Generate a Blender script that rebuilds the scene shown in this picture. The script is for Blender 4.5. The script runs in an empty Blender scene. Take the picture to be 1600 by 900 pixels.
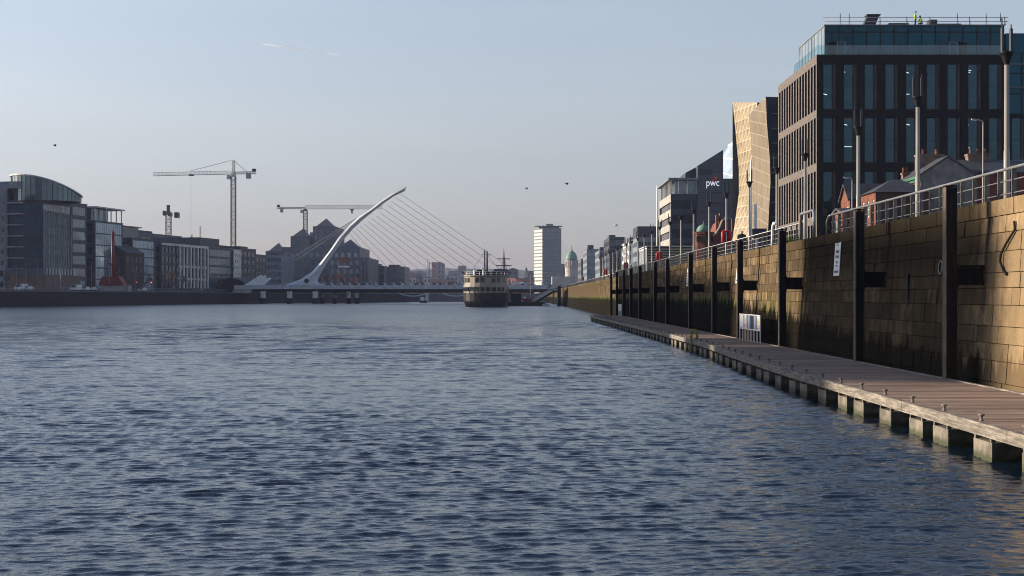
import bpy, math, random
import numpy as np
from mathutils import Vector, Matrix
random.seed(7)
R = math.radians
scene = bpy.context.scene
COL = scene.collection
# ---------------------------------------------------------------- camera model
F, VX, VY, CH = 2222.0, 815.0, 463.0, 3.0       # focal length and vanishing point in px of the 1600 px photograph, eye height


def at(px, py, Y):
    """world point seen at a photo pixel at distance Y"""
    return Vector(((px - VX) * Y / F, Y, CH + (VY - py) * Y / F))


def zat(py, Y):
    return CH + (VY - py) * Y / F


def xat(px, Y):
    return (px - VX) * Y / F


cam = bpy.data.cameras.new('camera')
co = bpy.data.objects.new('camera', cam)
COL.objects.link(co)
co.location = (0, 0, CH)
co.rotation_euler = (R(90), 0, 0)
cam.sensor_width = 36
cam.lens = F / 1600 * 36
cam.shift_x = -(VX - 800) / 1600
cam.shift_y = (VY - 450) / 1600
cam.clip_start = .1
cam.clip_end = 40000
scene.camera = co

# ---------------------------------------------------------------- materials
MATS = {}


def new_mat(name):
    m = bpy.data.materials.new(name)
    m.use_nodes = True
    nt = m.node_tree
    for n in list(nt.nodes):
        nt.nodes.remove(n)
    out = nt.nodes.new('ShaderNodeOutputMaterial')
    b = nt.nodes.new('ShaderNodeBsdfPrincipled')
    nt.links.new(b.outputs[0], out.inputs['Surface'])
    MATS[name] = m
    return m, nt, b, out


def N(nt, t, **kw):
    n = nt.nodes.new(t)
    for k, v in kw.items():
        if k in n.inputs:
            n.inputs[k].default_value = v
        else:
            setattr(n, k, v)
    return n


def math_node(nt, op, a, b=None, c=None, clamp=False):
    n = nt.nodes.new('ShaderNodeMath')
    n.operation = op
    n.use_clamp = clamp
    for i, x in enumerate((a, b, c)):
        if x is None:
            continue
        if isinstance(x, (int, float)):
            n.inputs[i].default_value = x
        else:
            nt.links.new(x, n.inputs[i])
    return n.outputs[0]


def mixc(nt, fac, a, b, blend='MIX'):
    n = nt.nodes.new('ShaderNodeMix')
    n.data_type = 'RGBA'
    n.blend_type = blend
    for sock, x in ((n.inputs[0], fac), (n.inputs[6], a), (n.inputs[7], b)):
        if isinstance(x, (int, float)):
            sock.default_value = x
        elif isinstance(x, (tuple, list)):
            sock.default_value = (*x[:3], 1)
        else:
            nt.links.new(x, sock)
    return n.outputs[2]


def ramp(nt, x, lo, hi):
    n = nt.nodes.new('ShaderNodeMapRange')
    n.inputs[1].default_value = lo
    n.inputs[2].default_value = hi
    n.interpolation_type = 'SMOOTHSTEP'
    nt.links.new(x, n.inputs[0])
    return n.outputs[0]


def noise(nt, vec, scale, detail=4, rough=.55, stretch=None):
    if stretch:
        mp = N(nt, 'ShaderNodeMapping')
        mp.inputs['Scale'].default_value = stretch
        nt.links.new(vec, mp.inputs[0])
        vec = mp.outputs[0]
    n = N(nt, 'ShaderNodeTexNoise')
    n.inputs['Scale'].default_value = scale
    n.inputs['Detail'].default_value = detail
    n.inputs['Roughness'].default_value = rough
    nt.links.new(vec, n.inputs['Vector'])
    return n.outputs[0]


def pm(name, col, rough=.7, metal=0., var=.2, scale=.6, bump=0., bscale=14, spec=.22, streak=0., rnd=0.):
    """general painted / stone / metal material with blotches, streaks and a fine bump"""
    if name in MATS:
        return MATS[name]
    m, nt, b, out = new_mat(name)
    pos = N(nt, 'ShaderNodeNewGeometry').outputs['Position']
    n1 = noise(nt, pos, scale, 5)
    k = ramp(nt, n1, .3, .7)
    c = mixc(nt, k, tuple(x * (1 - var) for x in col), tuple(min(1, x * (1 + var)) for x in col))
    if streak:
        s = ramp(nt, noise(nt, pos, 1., 4, stretch=(2.2, 2.2, .12)), .42, .72)
        c = mixc(nt, math_node(nt, 'MULTIPLY', s, streak), c, tuple(x * .45 for x in col))
    if rnd:
        oi = N(nt, 'ShaderNodeObjectInfo').outputs['Random']
        c = mixc(nt, math_node(nt, 'MULTIPLY', oi, rnd), c, tuple(x * .4 for x in col))
    nt.links.new(c, b.inputs['Base Color'])
    b.inputs['Roughness'].default_value = rough
    b.inputs['Metallic'].default_value = metal
    b.inputs['Specular IOR Level'].default_value = spec
    if bump:
        bp = N(nt, 'ShaderNodeBump')
        bp.inputs['Strength'].default_value = bump
        bp.inputs['Distance'].default_value = .03
        nt.links.new(noise(nt, pos, bscale, 6), bp.inputs['Height'])
        nt.links.new(bp.outputs[0], b.inputs['Normal'])
    return m


def gm(name, col, rough=.06, spec=.6, warp=.012, rnd=.5, ior=1.5):
    """window glass: dark, glossy, each pane a little different and slightly warped"""
    if name in MATS:
        return MATS[name]
    m, nt, b, out = new_mat(name)
    pos = N(nt, 'ShaderNodeNewGeometry').outputs['Position']
    oi = N(nt, 'ShaderNodeObjectInfo').outputs['Random']
    n1 = ramp(nt, noise(nt, pos, .35, 3), .35, .65)
    k = math_node(nt, 'ADD', math_node(nt, 'MULTIPLY', oi, rnd), math_node(nt, 'MULTIPLY', n1, .4), clamp=True)
    c = mixc(nt, k, tuple(x * .55 for x in col), tuple(min(1, x * 1.6) for x in col))
    nt.links.new(c, b.inputs['Base Color'])
    b.inputs['Roughness'].default_value = rough
    b.inputs['IOR'].default_value = ior
    b.inputs['Specular IOR Level'].default_value = spec
    b.inputs['Specular Tint'].default_value = (.66, .86, 1, 1)
    bp = N(nt, 'ShaderNodeBump')
    bp.inputs['Strength'].default_value = 1
    bp.inputs['Distance'].default_value = warp
    nt.links.new(noise(nt, pos, .8, 2), bp.inputs['Height'])
    nt.links.new(bp.outputs[0], b.inputs['Normal'])
    return m


def em(name, col, strength):
    m, nt, b, out = new_mat(name)
    b.inputs['Base Color'].default_value = (*col, 1)
    b.inputs['Emission Color'].default_value = (*col, 1)
    b.inputs['Emission Strength'].default_value = strength
    return m


# ---------------------------------------------------------------- mesh builder
class MB:
    def __init__(s):
        s.v, s.f, s.m, s.uv = [], [], [], {}

    def quad(s, *p, m=0, uv=None):
        i = len(s.v)
        s.v += [tuple(q) for q in p]
        if uv:
            s.uv[len(s.f)] = uv
        s.f.append(tuple(range(i, i + len(p))))
        s.m.append(m)

    def box(s, x0, x1, y0, y1, z0, z1, m=0, skip=''):
        if x0 > x1: x0, x1 = x1, x0
        if y0 > y1: y0, y1 = y1, y0
        i = len(s.v)
        s.v += [(x0, y0, z0), (x1, y0, z0), (x1, y1, z0), (x0, y1, z0), (x0, y0, z1), (x1, y0, z1), (x1, y1, z1), (x0, y1, z1)]
        fs = {'b': (3, 2, 1, 0), 't': (4, 5, 6, 7), 'f': (0, 1, 5, 4), 'r': (1, 2, 6, 5), 'k': (2, 3, 7, 6), 'l': (3, 0, 4, 7)}
        for k, q in fs.items():
            if k not in skip:
                s.f.append(tuple(i + a for a in q))
                s.m.append(m)

    def bar(s, p0, p1, w, h=None, m=0, up=(0, 0, 1)):
        """rectangular bar from p0 to p1"""
        p0, p1 = Vector(p0), Vector(p1)
        d = (p1 - p0).normalized()
        u = Vector(up)
        if abs(d.dot(u)) > .95:
            u = Vector((0, 1, 0))
        a = d.cross(u).normalized() * w / 2
        b = a.cross(d).normalized() * (h or w) / 2
        i = len(s.v)
        for p in (p0, p1):
            s.v += [tuple(p - a - b), tuple(p + a - b), tuple(p + a + b), tuple(p - a + b)]
        for q in ((3, 2, 1, 0), (4, 5, 6, 7), (0, 1, 5, 4), (1, 2, 6, 5), (2, 3, 7, 6), (3, 0, 4, 7)):
            s.f.append(tuple(i + k for k in q))
            s.m.append(m)

    def tube(s, pts, r, n=8, m=0, cap=True):
        pts = [Vector(p) for p in pts]
        rs = r if isinstance(r, (list, tuple)) else [r] * len(pts)
        i0 = len(s.v)
        prev = None
        for k, p in enumerate(pts):
            d = (pts[min(k + 1, len(pts) - 1)] - pts[max(k - 1, 0)]).normalized()
            if prev is None:
                u = Vector((0, 0, 1)) if abs(d.z) < .9 else Vector((1, 0, 0))
                a = d.cross(u).normalized()
            else:
                a = (prev - d * prev.dot(d)).normalized()
            prev = a
            b = d.cross(a)
            for j in range(n):
                t = 2 * math.pi * j / n
                s.v.append(tuple(p + (a * math.cos(t) + b * math.sin(t)) * rs[k]))
        for k in range(len(pts) - 1):
            for j in range(n):
                s.f.append((i0 + k * n + j, i0 + k * n + (j + 1) % n, i0 + (k + 1) * n + (j + 1) % n, i0 + (k + 1) * n + j))
                s.m.append(m)
        if cap:
            s.f.append(tuple(i0 + j for j in reversed(range(n))))
            s.f.append(tuple(i0 + (len(pts) - 1) * n + j for j in range(n)))
            s.m += [m, m]

    def prism(s, poly, vec, m=0):
        """closed solid: polygon (3-D points) swept along vec"""
        vec = Vector(vec)
        i, n = len(s.v), len(poly)
        s.v += [tuple(p) for p in poly] + [tuple(Vector(p) + vec) for p in poly]
        s.f.append(tuple(range(i + n - 1, i - 1, -1)))
        s.f.append(tuple(range(i + n, i + 2 * n)))
        s.m += [m, m]
        for k in range(n):
            s.f.append((i + k, i + (k + 1) % n, i + n + (k + 1) % n, i + n + k))
            s.m.append(m)

    def lathe(s, cx, cy, prof, n=12, m=0, sx=1., sy=1.):
        i0 = len(s.v)
        for r, z in prof:
            for j in range(n):
                t = 2 * math.pi * j / n
                s.v.append((cx + r * sx * math.cos(t), cy + r * sy * math.sin(t), z))
        for k in range(len(prof) - 1):
            for j in range(n):
                s.f.append((i0 + k * n + j, i0 + k * n + (j + 1) % n, i0 + (k + 1) * n + (j + 1) % n, i0 + (k + 1) * n + j))
                s.m.append(m)
        s.f.append(tuple(i0 + j for j in reversed(range(n))))
        s.f.append(tuple(i0 + (len(prof) - 1) * n + j for j in range(n)))
        s.m += [m, m]

    def mesh(s, name, mats, smooth=False, xf=None):
        me = bpy.data.meshes.new(name)
        vs = s.v if xf is None else [tuple(xf @ Vector(p)) for p in s.v]
        me.from_pydata(vs, [], s.f)
        for mt in (mats if isinstance(mats, (list, tuple)) else [mats]):
            me.materials.append(mt)
        me.polygons.foreach_set('material_index', s.m)
        if smooth:
            me.polygons.foreach_set('use_smooth', [True] * len(s.f))
        if s.uv:
            ul = me.uv_layers.new(name='UVMap')
            for p in me.polygons:
                if p.index in s.uv:
                    for li, u in zip(p.loop_indices, s.uv[p.index]):
                        ul.data[li].uv = u
        me.update()
        return me

    def build(s, name, mats, parent=None, smooth=False, world=True):
        xf = None
        if parent is not None and world:
            xf = XF[parent.name].inverted()
        o = bpy.data.objects.new(name, s.mesh(name, mats, smooth, xf))
        COL.objects.link(o)
        if parent is not None:
            o.parent = parent
            XF[o.name] = XF[parent.name]
        else:
            XF[o.name] = Matrix()
        return o


XF = {}


def thing(name, label, cat, loc=(0, 0, 0), rz=0., group=None):
    o = bpy.data.objects.new(name, None)
    COL.objects.link(o)
    o.empty_display_size = .3
    o.location = loc
    o.rotation_euler = (0, 0, rz)
    XF[o.name] = Matrix.Translation(Vector(loc)) @ Matrix.Rotation(rz, 4, 'Z')
    o['label'] = label
    o['category'] = cat
    if group:
        o['group'] = group
    return o


def tag(o, label, cat, group=None):
    o['label'] = label
    o['category'] = cat
    if group:
        o['group'] = group
    return o


def dup(root, loc, label, rz=None):
    r = root.copy()
    COL.objects.link(r)
    r.location = loc
    if rz is not None:
        r.rotation_euler = (0, 0, rz)
    r['label'] = label
    for ch in list(root.children):
        c = ch.copy()
        COL.objects.link(c)
        c.parent = r
        for g in ch.children:
            d = g.copy()
            COL.objects.link(d)
            d.parent = c
    return r


def struct(o, kind='structure'):
    o['kind'] = kind
    return o


ORD = ['first', 'second', 'third', 'fourth', 'fifth', 'sixth', 'seventh', 'eighth', 'ninth', 'tenth', 'eleventh', 'twelfth',
       'thirteenth', 'fourteenth', 'fifteenth', 'sixteenth', 'seventeenth', 'eighteenth', 'nineteenth', 'twentieth']
TENS = ['', '', 'twenty', 'thirty', 'forty']


def nth(i):
    if i < 20:
        return ORD[i]
    k = i + 1
    return TENS[k // 10] + '-' + ORD[k % 10 - 1] if k % 10 else TENS[k // 10][:-1] + 'ieth'


# ---------------------------------------------------------------- palette
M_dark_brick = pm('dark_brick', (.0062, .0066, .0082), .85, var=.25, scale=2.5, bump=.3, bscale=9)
M_lit_brick = pm('sunlit_brick', (.112, .098, .09), .85, var=.35, scale=3, bump=.3, bscale=9)  # same dark brick, lightened to carry the sunlight on the river face
M_panel_brown = pm('brown_panel', (.045, .037, .035), .5)
M_frame_dark = pm('dark_frame', (.02, .021, .023), .45)
M_frame_pale = pm('pale_frame', (.35, .36, .37), .45)
M_white = pm('white_paint', (.72, .72, .70), .45, var=.08)
M_offwhite = pm('off_white_render', (.55, .53, .49), .7, streak=.4)
M_grey = pm('grey_cladding', (.15, .175, .20), .5, streak=.3)
M_midgrey = pm('mid_grey_cladding', (.085, .10, .118), .55, streak=.3)
M_darkgrey = pm('dark_grey_cladding', (.032, .04, .052), .5, streak=.25)
M_navy = pm('slate_metal', (.03, .04, .055), .45)
M_black = pm('black_steel', (.008, .008, .0095), .6, var=.4, scale=2, streak=.4, spec=.15)
M_pile, nt, b, out = new_mat('pile_steel')
pos = N(nt, 'ShaderNodeNewGeometry').outputs['Position']
sep = N(nt, 'ShaderNodeSeparateXYZ')
nt.links.new(pos, sep.inputs[0])
c = mixc(nt, ramp(nt, noise(nt, pos, 1.5, 6, .6, stretch=(2, 2, .35)), .5, .68), (.007, .008, .011), (.034, .020, .012))
c = mixc(nt, ramp(nt, noise(nt, pos, 11, 4), .66, .74), c, (.05, .045, .04))
lz = math_node(nt, 'ADD', sep.outputs[2], noise(nt, pos, 2, 4))
c = mixc(nt, math_node(nt, 'SUBTRACT', 1., ramp(nt, lz, 1.9, 2.5)), c, (.012, .013, .007))
nt.links.new(c, b.inputs['Base Color'])
b.inputs['Roughness'].default_value = .6
b.inputs['Specular IOR Level'].default_value = .1
bp = N(nt, 'ShaderNodeBump')
bp.inputs['Strength'].default_value = .4
bp.inputs['Distance'].default_value = .01
nt.links.new(noise(nt, pos, 9, 5), bp.inputs['Height'])
nt.links.new(bp.outputs[0], b.inputs['Normal'])
M_steel = pm('galvanised_steel', (.20, .205, .21), .45, metal=.5, var=.15, scale=3)
M_mast = pm('mast_paint', (.24, .23, .21), .4, var=.12)
M_redbrick = pm('red_brick', (.135, .05, .03), .85, var=.4, scale=2.2, bump=.3)
M_darkred = pm('dark_red_brick', (.15, .05, .04), .85, var=.3, scale=2)
M_slate = pm('roof_slate', (.05, .052, .058), .6, var=.3, scale=2, bump=.3, bscale=6)
M_render_grey = pm('grey_render', (.17, .165, .16), .9, var=.25, scale=1.2, streak=.5)
M_chimney = pm('chimney_brick', (.16, .11, .085), .9, var=.3, scale=3)
M_copper = pm('green_copper', (.13, .235, .19), .65, var=.2, scale=.8, streak=.4)
M_red = pm('red_paint', (.42, .03, .03), .4, var=.12)
M_bell_red = pm('faded_red_paint', (.19, .025, .018), .55, var=.25, streak=.3)
M_stone_pale = pm('pale_stone', (.36, .33, .29), .85, var=.2, streak=.4)
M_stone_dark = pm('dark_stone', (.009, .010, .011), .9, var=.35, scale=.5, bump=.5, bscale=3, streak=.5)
M_concrete = pm('concrete', (.30, .29, .27), .85, var=.2, streak=.4)
M_bridge = pm('bridge_white_steel', (.46, .48, .51), .38, var=.06, scale=.3)
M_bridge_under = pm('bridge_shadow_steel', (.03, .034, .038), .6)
M_deck_side = pm('bridge_deck_steel', (.40, .42, .45), .5)
M_hull = pm('black_hull_paint', (.010, .010, .012), .4, var=.3, streak=.4)
M_hull2 = pm('brown_hull_paint', (.09, .06, .045), .5)
M_cream = pm('cream_paint', (.25, .235, .20), .5, var=.1, streak=.3)
M_timber = pm('weathered_timber', (.17, .155, .135), .8, var=.3, scale=4)
M_rust = pm('rusty_steel', (.14, .07, .04), .85, var=.4, scale=3)
M_yellow = pm('mossy_yellow_paint', (.22, .19, .02), .7, var=.4, scale=9)
M_crane_pale = pm('pale_green_crane', (.42, .47, .42), .5)
M_crane_mast = pm('green_crane_mast', (.045, .06, .055), .6)
M_crane_grey = pm('grey_crane', (.075, .09, .10), .5)
M_skin = pm('skin', (.45, .28, .2), .6)
M_hivis = pm('hi_vis_yellow', (.62, .72, .06), .6)
M_navycloth = pm('dark_cloth', (.02, .022, .03), .85)
M_rubber = pm('black_rubber', (.012, .012, .012), .7)
M_bark = pm('winter_bark', (.07, .05, .042), .9, var=.3, scale=2)
M_twig = pm('winter_twigs', (.085, .052, .045), .9, var=.3, scale=.6)
M_leafdark = pm('evergreen_leaf', (.03, .04, .022), .7, var=.4, scale=.7)
M_poster_white = pm('poster_white', (.75, .75, .73), .5, var=.05)
M_poster_blue = pm('poster_blue', (.20, .28, .42), .5, var=.15)
M_poster_pink = pm('poster_pink', (.62, .22, .24), .5)
M_poster_yellow = pm('poster_yellow', (.75, .55, .12), .5)
M_ink = pm('printed_ink', (.05, .05, .07), .6)
M_orange = pm('orange_sign', (.75, .17, .03), .5)

G_blue = gm('blue_glass', (.03, .062, .088), spec=.7, rnd=.6)
G_teal = gm('teal_glass', (.006, .046, .068), spec=.42, rnd=.4, ior=1.45)
G_teal.node_tree.nodes['Principled BSDF'].inputs['Specular Tint'].default_value = (.30, .78, 1, 1)
G_dark = gm('dark_glass', (.016, .024, .032), spec=.55)
G_grey = gm('grey_glass', (.082, .11, .13), spec=.8, ior=1.7)
G_pale = gm('pale_glass', (.16, .20, .23), spec=.9, ior=1.8)
G_green = gm('green_grey_glass', (.055, .09, .095), spec=.75, ior=1.6)
G_warm = gm('lit_room_glass', (.28, .22, .15), spec=.4)

# stone of the quay wall: separate blocks, tide line, weed, stains, painted light
M_wall, nt, b, out = new_mat('quay_stone')
geo = N(nt, 'ShaderNodeNewGeometry')
pos = geo.outputs['Position']
isl = geo.outputs['Random Per Island']
sep = N(nt, 'ShaderNodeSeparateXYZ')
nt.links.new(pos, sep.inputs[0])
zz, yy = sep.outputs[2], sep.outputs[1]
c = mixc(nt, math_node(nt, 'POWER', isl, 1.6), (.115, .083, .049), (.33, .235, .135))
c = mixc(nt, math_node(nt, 'MULTIPLY', ramp(nt, noise(nt, pos, 1.6, 7, .65), .38, .68), .75), c, (.06, .047, .032))
c = mixc(nt, math_node(nt, 'MULTIPLY', ramp(nt, noise(nt, pos, 9, 5, .7), .5, .8), .55), c, (.42, .32, .20))
stk = ramp(nt, noise(nt, pos, 1., 6, .6, stretch=(1, 2.6, .16)), .45, .68)
c = mixc(nt, math_node(nt, 'MULTIPLY', stk, .8), c, (.026, .021, .015))
wst = ramp(nt, noise(nt, pos, 1.3, 5, .6, stretch=(1, 3.4, .10)), .63, .74)
c = mixc(nt, math_node(nt, 'MULTIPLY', wst, .3), c, (.30, .26, .20))
# upper courses darkened along the middle stretch: stain plus painted-in shade
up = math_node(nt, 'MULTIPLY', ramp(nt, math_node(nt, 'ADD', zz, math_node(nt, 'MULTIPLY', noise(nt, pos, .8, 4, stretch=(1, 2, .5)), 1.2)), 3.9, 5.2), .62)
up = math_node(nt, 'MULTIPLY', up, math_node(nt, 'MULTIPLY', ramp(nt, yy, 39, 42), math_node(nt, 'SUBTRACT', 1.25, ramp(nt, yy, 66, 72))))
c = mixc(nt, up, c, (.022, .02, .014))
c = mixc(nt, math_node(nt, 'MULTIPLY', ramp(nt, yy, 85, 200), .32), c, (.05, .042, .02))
big = ramp(nt, noise(nt, pos, .42, 5, .6, stretch=(1, 1, .6)), .46, .66)
c = mixc(nt, math_node(nt, 'MULTIPLY', big, .5), c, (.07, .052, .032))
c = mixc(nt, math_node(nt, 'MULTIPLY', ramp(nt, yy, 40, 42), .30), c, (.03, .024, .014))
# green weed in patches above the tide line
gz = math_node(nt, 'ADD', zz, math_node(nt, 'MULTIPLY', noise(nt, pos, .5, 5), 1.4))
g1 = math_node(nt, 'MULTIPLY', ramp(nt, gz, 2.0, 2.7), math_node(nt, 'SUBTRACT', 1., ramp(nt, gz, 3.1, 3.9)))
gm_ = ramp(nt, noise(nt, pos, .06, 3, stretch=(1, 1, .2)), .42, .58)
far_g = math_node(nt, 'ADD', math_node(nt, 'MULTIPLY', ramp(nt, yy, 60, 110), .95), .1)
g2 = math_node(nt, 'MULTIPLY', math_node(nt, 'MULTIPLY', g1, gm_), far_g)
c = mixc(nt, g2, c, (.10, .135, .018))
# black tidal zone with a ragged, dripping top
tz = math_node(nt, 'SUBTRACT', math_node(nt, 'SUBTRACT', zz, math_node(nt, 'SUBTRACT', math_node(nt, 'MULTIPLY', ramp(nt, yy, 38, 95), 1.55), .12)), math_node(nt, 'MULTIPLY', noise(nt, pos, 1., 6, .65, stretch=(1, 1.9, .10)), 2.6))
td = math_node(nt, 'SUBTRACT', 1., ramp(nt, tz, -.12, .22))
c = mixc(nt, math_node(nt, 'MULTIPLY', td, .96), c, (.007, .0065, .005))
shade_sec = math_node(nt, 'MULTIPLY', ramp(nt, yy, 40.2, 41.2), math_node(nt, 'SUBTRACT', 1., ramp(nt, yy, 65, 67)))
c = mixc(nt, math_node(nt, 'MULTIPLY', math_node(nt, 'SUBTRACT', 1., ramp(nt, yy, 38.8, 40.4)), .26), c, (.46, .33, .19))  # sunlight on the near stretch painted into the stone colour
c = mixc(nt, math_node(nt, 'MULTIPLY', shade_sec, .55), c, (.022, .018, .012))  # cast shade over the middle stretch deepened in the stone colour
nt.links.new(c, b.inputs['Base Color'])
b.inputs['Roughness'].default_value = .9
b.inputs['Specular IOR Level'].default_value = .01
bp = N(nt, 'ShaderNodeBump')
bp.inputs['Strength'].default_value = .75
bp.inputs['Distance'].default_value = .035
hh = math_node(nt, 'ADD', noise(nt, pos, 5, 8, .65), math_node(nt, 'MULTIPLY', noise(nt, pos, 26, 4), .35))
nt.links.new(hh, bp.inputs['Height'])
nt.links.new(bp.outputs[0], b.inputs['Normal'])

# deck boards
M_deck, nt, b, out = new_mat('deck_boards')
geo = N(nt, 'ShaderNodeNewGeometry')
pos, isl = geo.outputs['Position'], geo.outputs['Random Per Island']
c = mixc(nt, isl, (.23, .165, .125), (.39, .295, .235))
c = mixc(nt, math_node(nt, 'MULTIPLY', ramp(nt, noise(nt, pos, 1.4, 6, stretch=(.5, 12, 1)), .4, .7), .5), c, (.05, .037, .032))
c = mixc(nt, math_node(nt, 'MULTIPLY', ramp(nt, noise(nt, pos, .5, 5), .5, .75), .4), c, (.24, .20, .175))
nt.links.new(c, b.inputs['Base Color'])
sp1 = ramp(nt, noise(nt, pos, 7, 3, .5), .70, .73)
sp2 = ramp(nt, noise(nt, pos, .9, 3), .52, .6)
c = mixc(nt, math_node(nt, 'MULTIPLY', math_node(nt, 'MULTIPLY', sp1, sp2), .8), c, (.6, .58, .53))
wet = ramp(nt, noise(nt, pos, .35, 5, .6), .5, .62)
c = mixc(nt, math_node(nt, 'MULTIPLY', wet, .3), c, (.09, .07, .06))
nt.links.new(c, b.inputs['Base Color'])
b.inputs['Roughness'].default_value = .8
b.inputs['Specular IOR Level'].default_value = .12
bp = N(nt, 'ShaderNodeBump')
bp.inputs['Strength'].default_value = .5
bp.inputs['Distance'].default_value = .01
nt.links.new(noise(nt, pos, 3, 6, stretch=(1, 20, 1)), bp.inputs['Height'])
nt.links.new(bp.outputs[0], b.inputs['Normal'])

# edge beam timber: long grain along the pontoon
M_beam, nt, b, out = new_mat('edge_beam_timber')
geo = N(nt, 'ShaderNodeNewGeometry')
pos, isl = geo.outputs['Position'], geo.outputs['Random Per Island']
g = ramp(nt, noise(nt, pos, 2.2, 8, .7, stretch=(1, .7, 9)), .35, .68)
c = mixc(nt, g, (.075, .066, .056), (.28, .25, .21))
c = mixc(nt, math_node(nt, 'MULTIPLY', ramp(nt, noise(nt, pos, 1.1, 4), .5, .75), .5), c, (.13, .12, .10))
nt.links.new(c, b.inputs['Base Color'])
b.inputs['Roughness'].default_value = .8
bp = N(nt, 'ShaderNodeBump')
bp.inputs['Strength'].default_value = .6
bp.inputs['Distance'].default_value = .015
nt.links.new(g, bp.inputs['Height'])
nt.links.new(bp.outputs[0], b.inputs['Normal'])

# pontoon floats: concrete with weed at the waterline
M_float, nt, b, out = new_mat('float_concrete')
pos = N(nt, 'ShaderNodeNewGeometry').outputs['Position']
sep = N(nt, 'ShaderNodeSeparateXYZ')
nt.links.new(pos, sep.inputs[0])
c = mixc(nt, ramp(nt, noise(nt, pos, 3, 6), .35, .7), (.075, .068, .055), (.185, .165, .13))
lz = math_node(nt, 'ADD', sep.outputs[2], math_node(nt, 'MULTIPLY', noise(nt, pos, 6, 4), .14))
c = mixc(nt, math_node(nt, 'SUBTRACT', 1., ramp(nt, lz, .12, .27)), c, (.034, .037, .015))
c = mixc(nt, math_node(nt, 'SUBTRACT', 1., ramp(nt, lz, .02, .12)), c, (.03, .04, .015))
nt.links.new(c, b.inputs['Base Color'])
b.inputs['Roughness'].default_value = .85

# gilded triangular panels
M_gold, nt, b, out = new_mat('gold_panels')
uvn = N(nt, 'ShaderNodeTexCoord').outputs['UV']
sp = N(nt, 'ShaderNodeSeparateXYZ')
nt.links.new(uvn, sp.inputs[0])
P = 1.8
u_, v_ = math_node(nt, 'DIVIDE', sp.outputs[0], P), math_node(nt, 'DIVIDE', sp.outputs[1], P)
fu, fv = math_node(nt, 'FRACT', u_), math_node(nt, 'FRACT', v_)
iu, iv = math_node(nt, 'FLOOR', u_), math_node(nt, 'FLOOR', v_)
tri = math_node(nt, 'GREATER_THAN', fu, fv)
cb = N(nt, 'ShaderNodeCombineXYZ')
nt.links.new(iu, cb.inputs[0]); nt.links.new(iv, cb.inputs[1]); nt.links.new(tri, cb.inputs[2])
wn = N(nt, 'ShaderNodeTexWhiteNoise')
nt.links.new(cb.outputs[0], wn.inputs['Vector'])
c = mixc(nt, math_node(nt, 'ADD', math_node(nt, 'MULTIPLY', wn.outputs['Value'], .45), math_node(nt, 'MULTIPLY', tri, .5)), (.135, .103, .06), (.25, .197, .12))
ln = math_node(nt, 'MINIMUM', math_node(nt, 'MINIMUM', fv, fu), math_node(nt, 'ABSOLUTE', math_node(nt, 'SUBTRACT', fu, fv)))
lf = math_node(nt, 'LESS_THAN', ln, .06)
c = mixc(nt, lf, c, (.40, .33, .22))
nt.links.new(c, b.inputs['Base Color'])
b.inputs['Roughness'].default_value = .5
b.inputs['Metallic'].default_value = .15

# brushed gold cladding of the nearer facet: wide rectangular sheets, darkened for weaker light
M_gold2, nt, b, out = new_mat('gold_sheets')
uvn = N(nt, 'ShaderNodeTexCoord').outputs['UV']
br = N(nt, 'ShaderNodeTexBrick')
br.inputs['Scale'].default_value = 1
br.inputs['Brick Width'].default_value = 1.3
br.inputs['Row Height'].default_value = 1.8
br.inputs['Mortar Size'].default_value = .05
br.inputs['Color1'].default_value = (.165, .128, .076, 1)
br.inputs['Color2'].default_value = (.115, .088, .053, 1)
br.inputs['Mortar'].default_value = (.30, .24, .15, 1)
mp = N(nt, 'ShaderNodeMapping')
mp.inputs['Rotation'].default_value = (0, 0, .16)
nt.links.new(uvn, mp.inputs[0])
nt.links.new(mp.outputs[0], br.inputs['Vector'])
nt.links.new(br.outputs[0], b.inputs['Base Color'])
b.inputs['Roughness'].default_value = .5
b.inputs['Metallic'].default_value = .15

# water
M_water, nt, b, out = new_mat('river_water')
pos = N(nt, 'ShaderNodeNewGeometry').outputs['Position']
b.inputs['Base Color'].default_value = (.006, .015, .027, 1)
sepw = N(nt, 'ShaderNodeSeparateXYZ')
nt.links.new(pos, sepw.inputs[0])
nt.links.new(math_node(nt, 'ADD', math_node(nt, 'MULTIPLY', ramp(nt, sepw.outputs[1], 70, 300), .22), .05), b.inputs['Roughness'])
b.inputs['IOR'].default_value = 1.5
h1 = noise(nt, pos, 1.0, 5, .6, stretch=(1.6, 3.2, 1))
h2 = noise(nt, pos, 1.0, 3, .6, stretch=(6, 11, 1))
b1 = N(nt, 'ShaderNodeBump')
b1.inputs['Strength'].default_value = 1
sepb = N(nt, 'ShaderNodeSeparateXYZ')
nt.links.new(pos, sepb.inputs[0])
nt.links.new(math_node(nt, 'ADD', math_node(nt, 'MULTIPLY', ramp(nt, sepb.outputs[1], 35, 150), .10), .035), b1.inputs['Distance'])
nt.links.new(h1, b1.inputs['Height'])
b2 = N(nt, 'ShaderNodeBump')
b2.inputs['Strength'].default_value = 1
b2.inputs['Distance'].default_value = .009
nt.links.new(h2, b2.inputs['Height'])
nt.links.new(b1.outputs[0], b2.inputs['Normal'])
nt.links.new(b2.outputs[0], b.inputs['Normal'])

# ---------------------------------------------------------------- river and ground


def bank_x(Y):
    """edge of the left quay"""
    return -149 + .18 * (Y - 406) if Y < 880 else -149 + .18 * 474


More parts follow.
